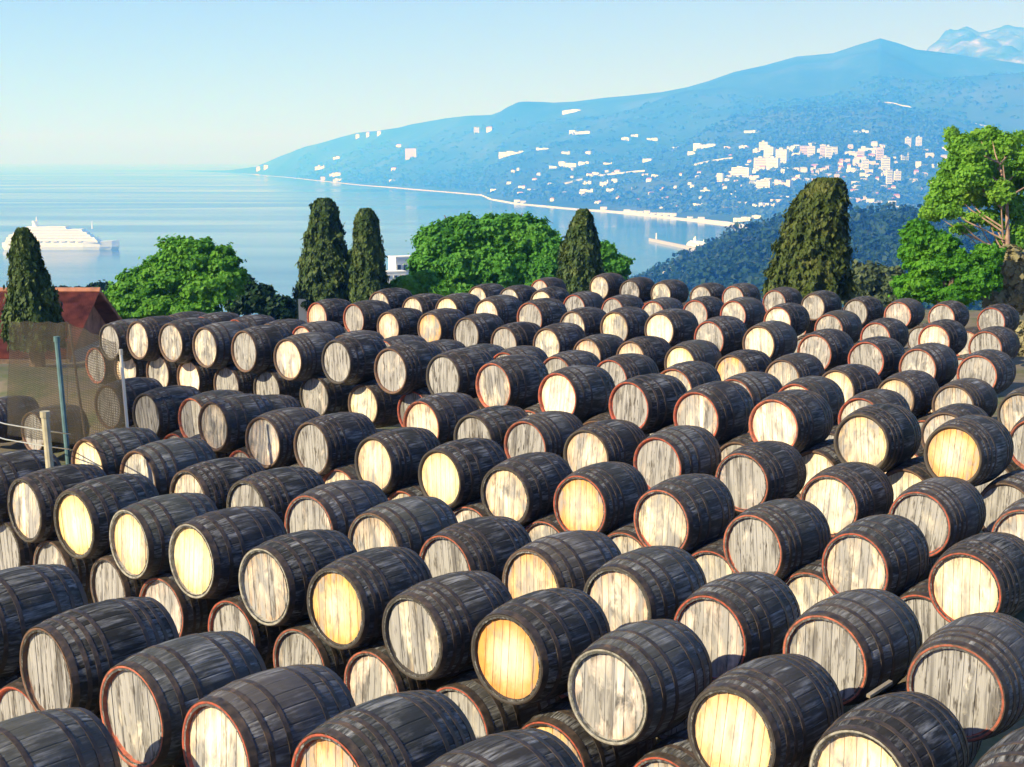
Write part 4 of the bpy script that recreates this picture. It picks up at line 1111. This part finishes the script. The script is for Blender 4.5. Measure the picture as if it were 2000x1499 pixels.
# tiled house at the left behind the net
def tiled_house():
    d = 44.; k = d/FPX
    A = pix(-200, 700, d); p1 = pix(138, 700, d)
    e = bpy.data.objects.new('tiled_house', None); COL.objects.link(e); g = float(land_z(np.array([A.x]), np.array([A.y]), False)[0])
    e.location = (A.x, A.y, g); tag(e, 'house with a faded orange tiled roof behind the cypress and net at the left', 'building')
    Ld = (p1-A).length; ez = pix(0, 702, d).z-g; rz = pix(0, 588, d).z-g
    q = MB(); q.box(0, Ld-.5, .5, 6.5, -1, ez); q.build('wall', m_plain('grey_render', (.36, .36, .37), .9, .15, 1), e)
    g_ = MB(); g_.add([(Ld-.5, .5, ez-.02), (Ld-.5, 6.5, ez-.02), (Ld-.5, 3.5, rz-.06), (Ld-.75, .5, ez-.02), (Ld-.75, 6.5, ez-.02), (Ld-.75, 3.5, rz-.06)], [(0, 1, 2), (3, 5, 4), (0, 2, 5, 3), (1, 4, 5, 2)]); g_.build('gable', m_roof_t, e)
    # pantile courses, real corrugation
    for side in (0, 1):
        V = []; Fc = []; nx, ny = 200, 10
        for j in range(ny+1):
            t = j/ny
            for i in range(nx+1):
                x = -.3 + (Ld+.3)*i/nx; yy = 0 + 3.5*t if side == 0 else 7.0 - 3.5*t
                V.append((x, yy, ez + (rz-ez)*t + .05*math.cos(i*PI) + .03*((j*1.0) % 2)))
        for j in range(ny):
            for i in range(nx): a = j*(nx+1)+i; Fc.append((a, a+1, a+nx+2, a+nx+1))
        link('roof', mesh('roof', V, Fc, m_roof_t), e)
    q = MB(); q.tube([(-.3, 3.5, rz+.02), (Ld, 3.5, rz+.02)], .11, 8); q.build('ridge', m_roof_t, e)
    q = MB(); q.box(-.3, Ld, -.12, -.02, ez-.16, ez+.0); q.build('gutter', M_BARK, e)
m_roof_t = m_plain('orange_pantiles', (.36, .16, .10), .9, .5, 2.2, 0, .3)
tiled_house()
# low stone wall pieces and small white wall seen at far left
# ------------------------------------------------------------------ fence with shade net along the left of the yard
def netmat():
    m, t, p = newmat('shade_net')
    v = coords(t, seed=False); n = noise_n(t, v, 1.1, 5, .65)
    t.links.new(ramp(t, n, [(.35, (.022, .021, .016)), (.6, (.045, .037, .028)), (.75, (.03, .034, .02))]), p.inputs['Base Color'])
    p.inputs['Roughness'].default_value = .9
    wx = t.nodes.new('ShaderNodeTexWave'); wx.inputs['Scale'].default_value = 9; wx.wave_type = 'BANDS'; wx.bands_direction = 'X'; t.links.new(v, wx.inputs[0])
    wz = t.nodes.new('ShaderNodeTexWave'); wz.inputs['Scale'].default_value = 9; wz.bands_direction = 'Z'; t.links.new(v, wz.inputs[0])
    thr = mathn(t, 'MAXIMUM', wx.outputs['Fac'], wz.outputs['Fac'])
    al = ramp(t, mathn(t, 'ADD', mathn(t, 'MULTIPLY', thr, .55), mathn(t, 'MULTIPLY', n, .6)), [(.45, .14), (.8, .5)])
    t.links.new(al, p.inputs['Alpha']); return m
M_NET = netmat()
M_TEAL = m_plain('blue_green_post_paint', (.07, .15, .17), .6, .3, 6)
M_CONC = m_plain('pale_concrete', (.40, .37, .27), .9, .2, 7)
M_WIRE = m_plain('galvanised_wire', (.55, .54, .50), .4, .1, 3, .6, 0)
def net(name, pts, label, sag=.05, nx=28, ny=14, seed=0):
    """pts: four corners (lower left, lower right, upper right, upper left)"""
    a, b, c, d_ = [Vector(p) for p in pts]; V = []; Fc = []
    nrm = (b-a).cross(d_-a).normalized()
    for j in range(ny+1):
        for i in range(nx+1):
            s_, t_ = i/nx, j/ny; p = a.lerp(b, s_).lerp(d_.lerp(c, s_), t_)
            f = noise.noise(Vector((s_*5+seed, t_*2, 1)))*sag + math.sin(s_*PI*9)*.02
            V.append(p + nrm*f - Vector((0, 0, sag*.6*math.sin(PI*((s_*3) % 1))*t_)))
    for j in range(ny):
        for i in range(nx): q = j*(nx+1)+i; Fc.append((q, q+1, q+nx+2, q+nx+1))
    o = link(name, mesh(name, V, Fc, M_NET, True)); o.modifiers.new('s', 'SOLIDIFY').thickness = .004
    tag(o, label, 'net'); return o
net('shade_net', (pix(128, 868, 21), pix(256, 872, 19.2), pix(226, 668, 19.0), pix(133, 628, 21.5)), 'brown shade net hanging between the blue green post and the barrels', seed=3)
net('shade_net', (pix(14, 850, 25), pix(132, 868, 22), pix(133, 628, 22), pix(17, 626, 25)), 'taller brown shade net in front of the cypress, left of the blue green post', seed=9)
def post(name, u0, v0, u1, v1, d, r, mat, label, cap=True):
    a, b = pix(u0, v0, d), pix(u1, v1, d)
    e = bpy.data.objects.new(name, None); COL.objects.link(e); e.location = a; tag(e, label, 'post')
    q = MB(); q.tube([(0, 0, -.2), b-a], r, 10); q.build('shaft', mat, e)
    if cap:
        q = MB(); q.tube([(b-a)-Vector((0, 0, .02)), (b-a)+Vector((0, 0, .05))], r*1.25, 10); q.build('cap', mat, e)
    return e
post('fence_post', 133, 885, 111, 665, 18.5, .033, M_TEAL, 'leaning blue green steel post of the left fence')
post('fence_post', 254, 880, 236, 690, 19.0, .022, M_WIRE, 'thin grey pole at the right edge of the shade net')
post('fence_post', 168, 850, 136, 640, 23.0, .02, M_BARK, 'thin brown pole behind the shade net')
post('concrete_post', 98, 905, 88, 812, 16.5, .046, M_CONC, 'short pale concrete post at the end of the white wires')
for v0, v1 in ((820, 842), (850, 872)):
    q = MB(); a, b, c = pix(-60, v0-12, 18.5), pix(90, v1, 16.5), pix(137, v1+6, 18.4)
    q.tube([a, a.lerp(b, .5)-Vector((0, 0, .03)), b, c], .008, 6)
    tag(q.build('fence_wire', M_WIRE), 'upper pale wire running to the concrete post' if v0 == 820 else 'lower pale wire running to the concrete post', 'wire')
# barrels lying alone behind the net
for (u, v, d, lb) in ((58, 742, 25.5, 'lone weathered grey barrel lying behind the shade net at the left'), (-30, 770, 26.5, 'barrel half out of the frame behind the shade net')):
    p = pix(u, v, d); g = float(land_z(np.array([p.x]), np.array([p.y]), False)[0])
    e = barrel(13, 0, 1, p.x, p.y, g+RB, 'g', 'b', 0); e['label'] = lb; e['group'] = 'barrels lying behind the net'
# timber offcuts and weeds in the gaps
M_WOOD = m_plain('split_timber', (.22, .19, .15), .9, .3, 6)
p = pix(1718, 1346, 10.6); q = MB(); q.box(-.15, .15, -.016, .016, -.012, .012)
tag(q.build('timber_offcut', M_WOOD, loc=p, rot=(.1, -.12, .75)), 'thin grey split timber wedged between two barrels near the lower right', 'timber')

# every far building gets its own description: what it is, how high on the slope, above what it shows, and its place there
HZ_ = [(560, 'left of tallest cypress'), (700, 'above tallest cypress'), (790, 'above slender cypress'), (900, 'above dense tree, left half'), (1040, 'above dense tree, right half'), (1110, 'left of pointed cypress'),
       (1180, 'above pointed cypress'), (1270, 'above middle of beach'), (1340, 'above mole beacon'), (1410, 'above landward mole end'), (1470, 'well left of broad cypress'), (1540, 'just left of broad cypress'), (1640, 'above broad cypress'),
       (1700, 'just right of broad cypress'), (1770, 'between broad cypress and pine'), (3000, 'beside the pine')]
zones = {}
for e in [o for o in bpy.data.objects if o.get('far_uv') is not None]:
    u, v = e['far_uv']; hz = next(t for k_, t in HZ_ if u <= k_)
    f = (v-np.interp(u, RGX, RGY))/(np.interp(u, SHX, SHY)-np.interp(u, RGX, RGY))
    vz = 'at the shore' if f > .86 else 'on lower slope' if f > .68 else 'mid-slope' if f > .45 else 'high up'
    zones.setdefault((e['kind_word'], hz, vz), []).append((u, e))
for (kw, hz, vz), L_ in zones.items():
    L_.sort(key=lambda q: q[0])
    for i, (u, e) in enumerate(L_):
        if not e['own']: e['label'] = ('%s %s, %s' % (kw, vz, hz)) + ('' if len(L_) == 1 else ', %s from left' % ORD[min(i+1, 19)])
        for k_ in ('far_uv', 'kind_word', 'own'): del e[k_]

broad('bush', 40, [(1995, 655, 22, 30), (1990, 700, 20, 24), (2030, 690, 40, 50), (2010, 760, 26, 26)], 'dry brown weeds growing beside the barrels at the right edge', M_DRY, 800, 5000, .07, seed=77, limbs=False, cat='bush')

# pale roads cut across the mountainside
M_ROAD = m_plain('pale_road', (.62, .60, .55), .9, .1, .05, 0, 0)
for k_, P_ in enumerate(([(1712, 203), (1745, 208), (1782, 216)], [(1100, 362), (1150, 349), (1210, 341), (1272, 336)], [(1352, 326), (1395, 317), (1440, 311)], [(1878, 240), (1902, 246), (1930, 252)], [(1000, 376), (1012, 366), (1020, 360)])):
    V = []; Fc = []; pts = []
    for (a, b), (c, d_) in zip(P_, P_[1:]):
        for t_ in np.linspace(0, 1, 6)[:-1]: pts.append(on_slope(a+(c-a)*t_, b+(d_-b)*t_)[0])
    for i, p in enumerate(pts): V += [(p.x, p.y-9, p.z+3), (p.x, p.y+9, p.z+9)]
    Fc = [(2*i, 2*i+2, 2*i+3, 2*i+1) for i in range(len(pts)-1)]
    tag(link('mountain_road', mesh('mountain_road', V, Fc, M_ROAD)), kind='structure')
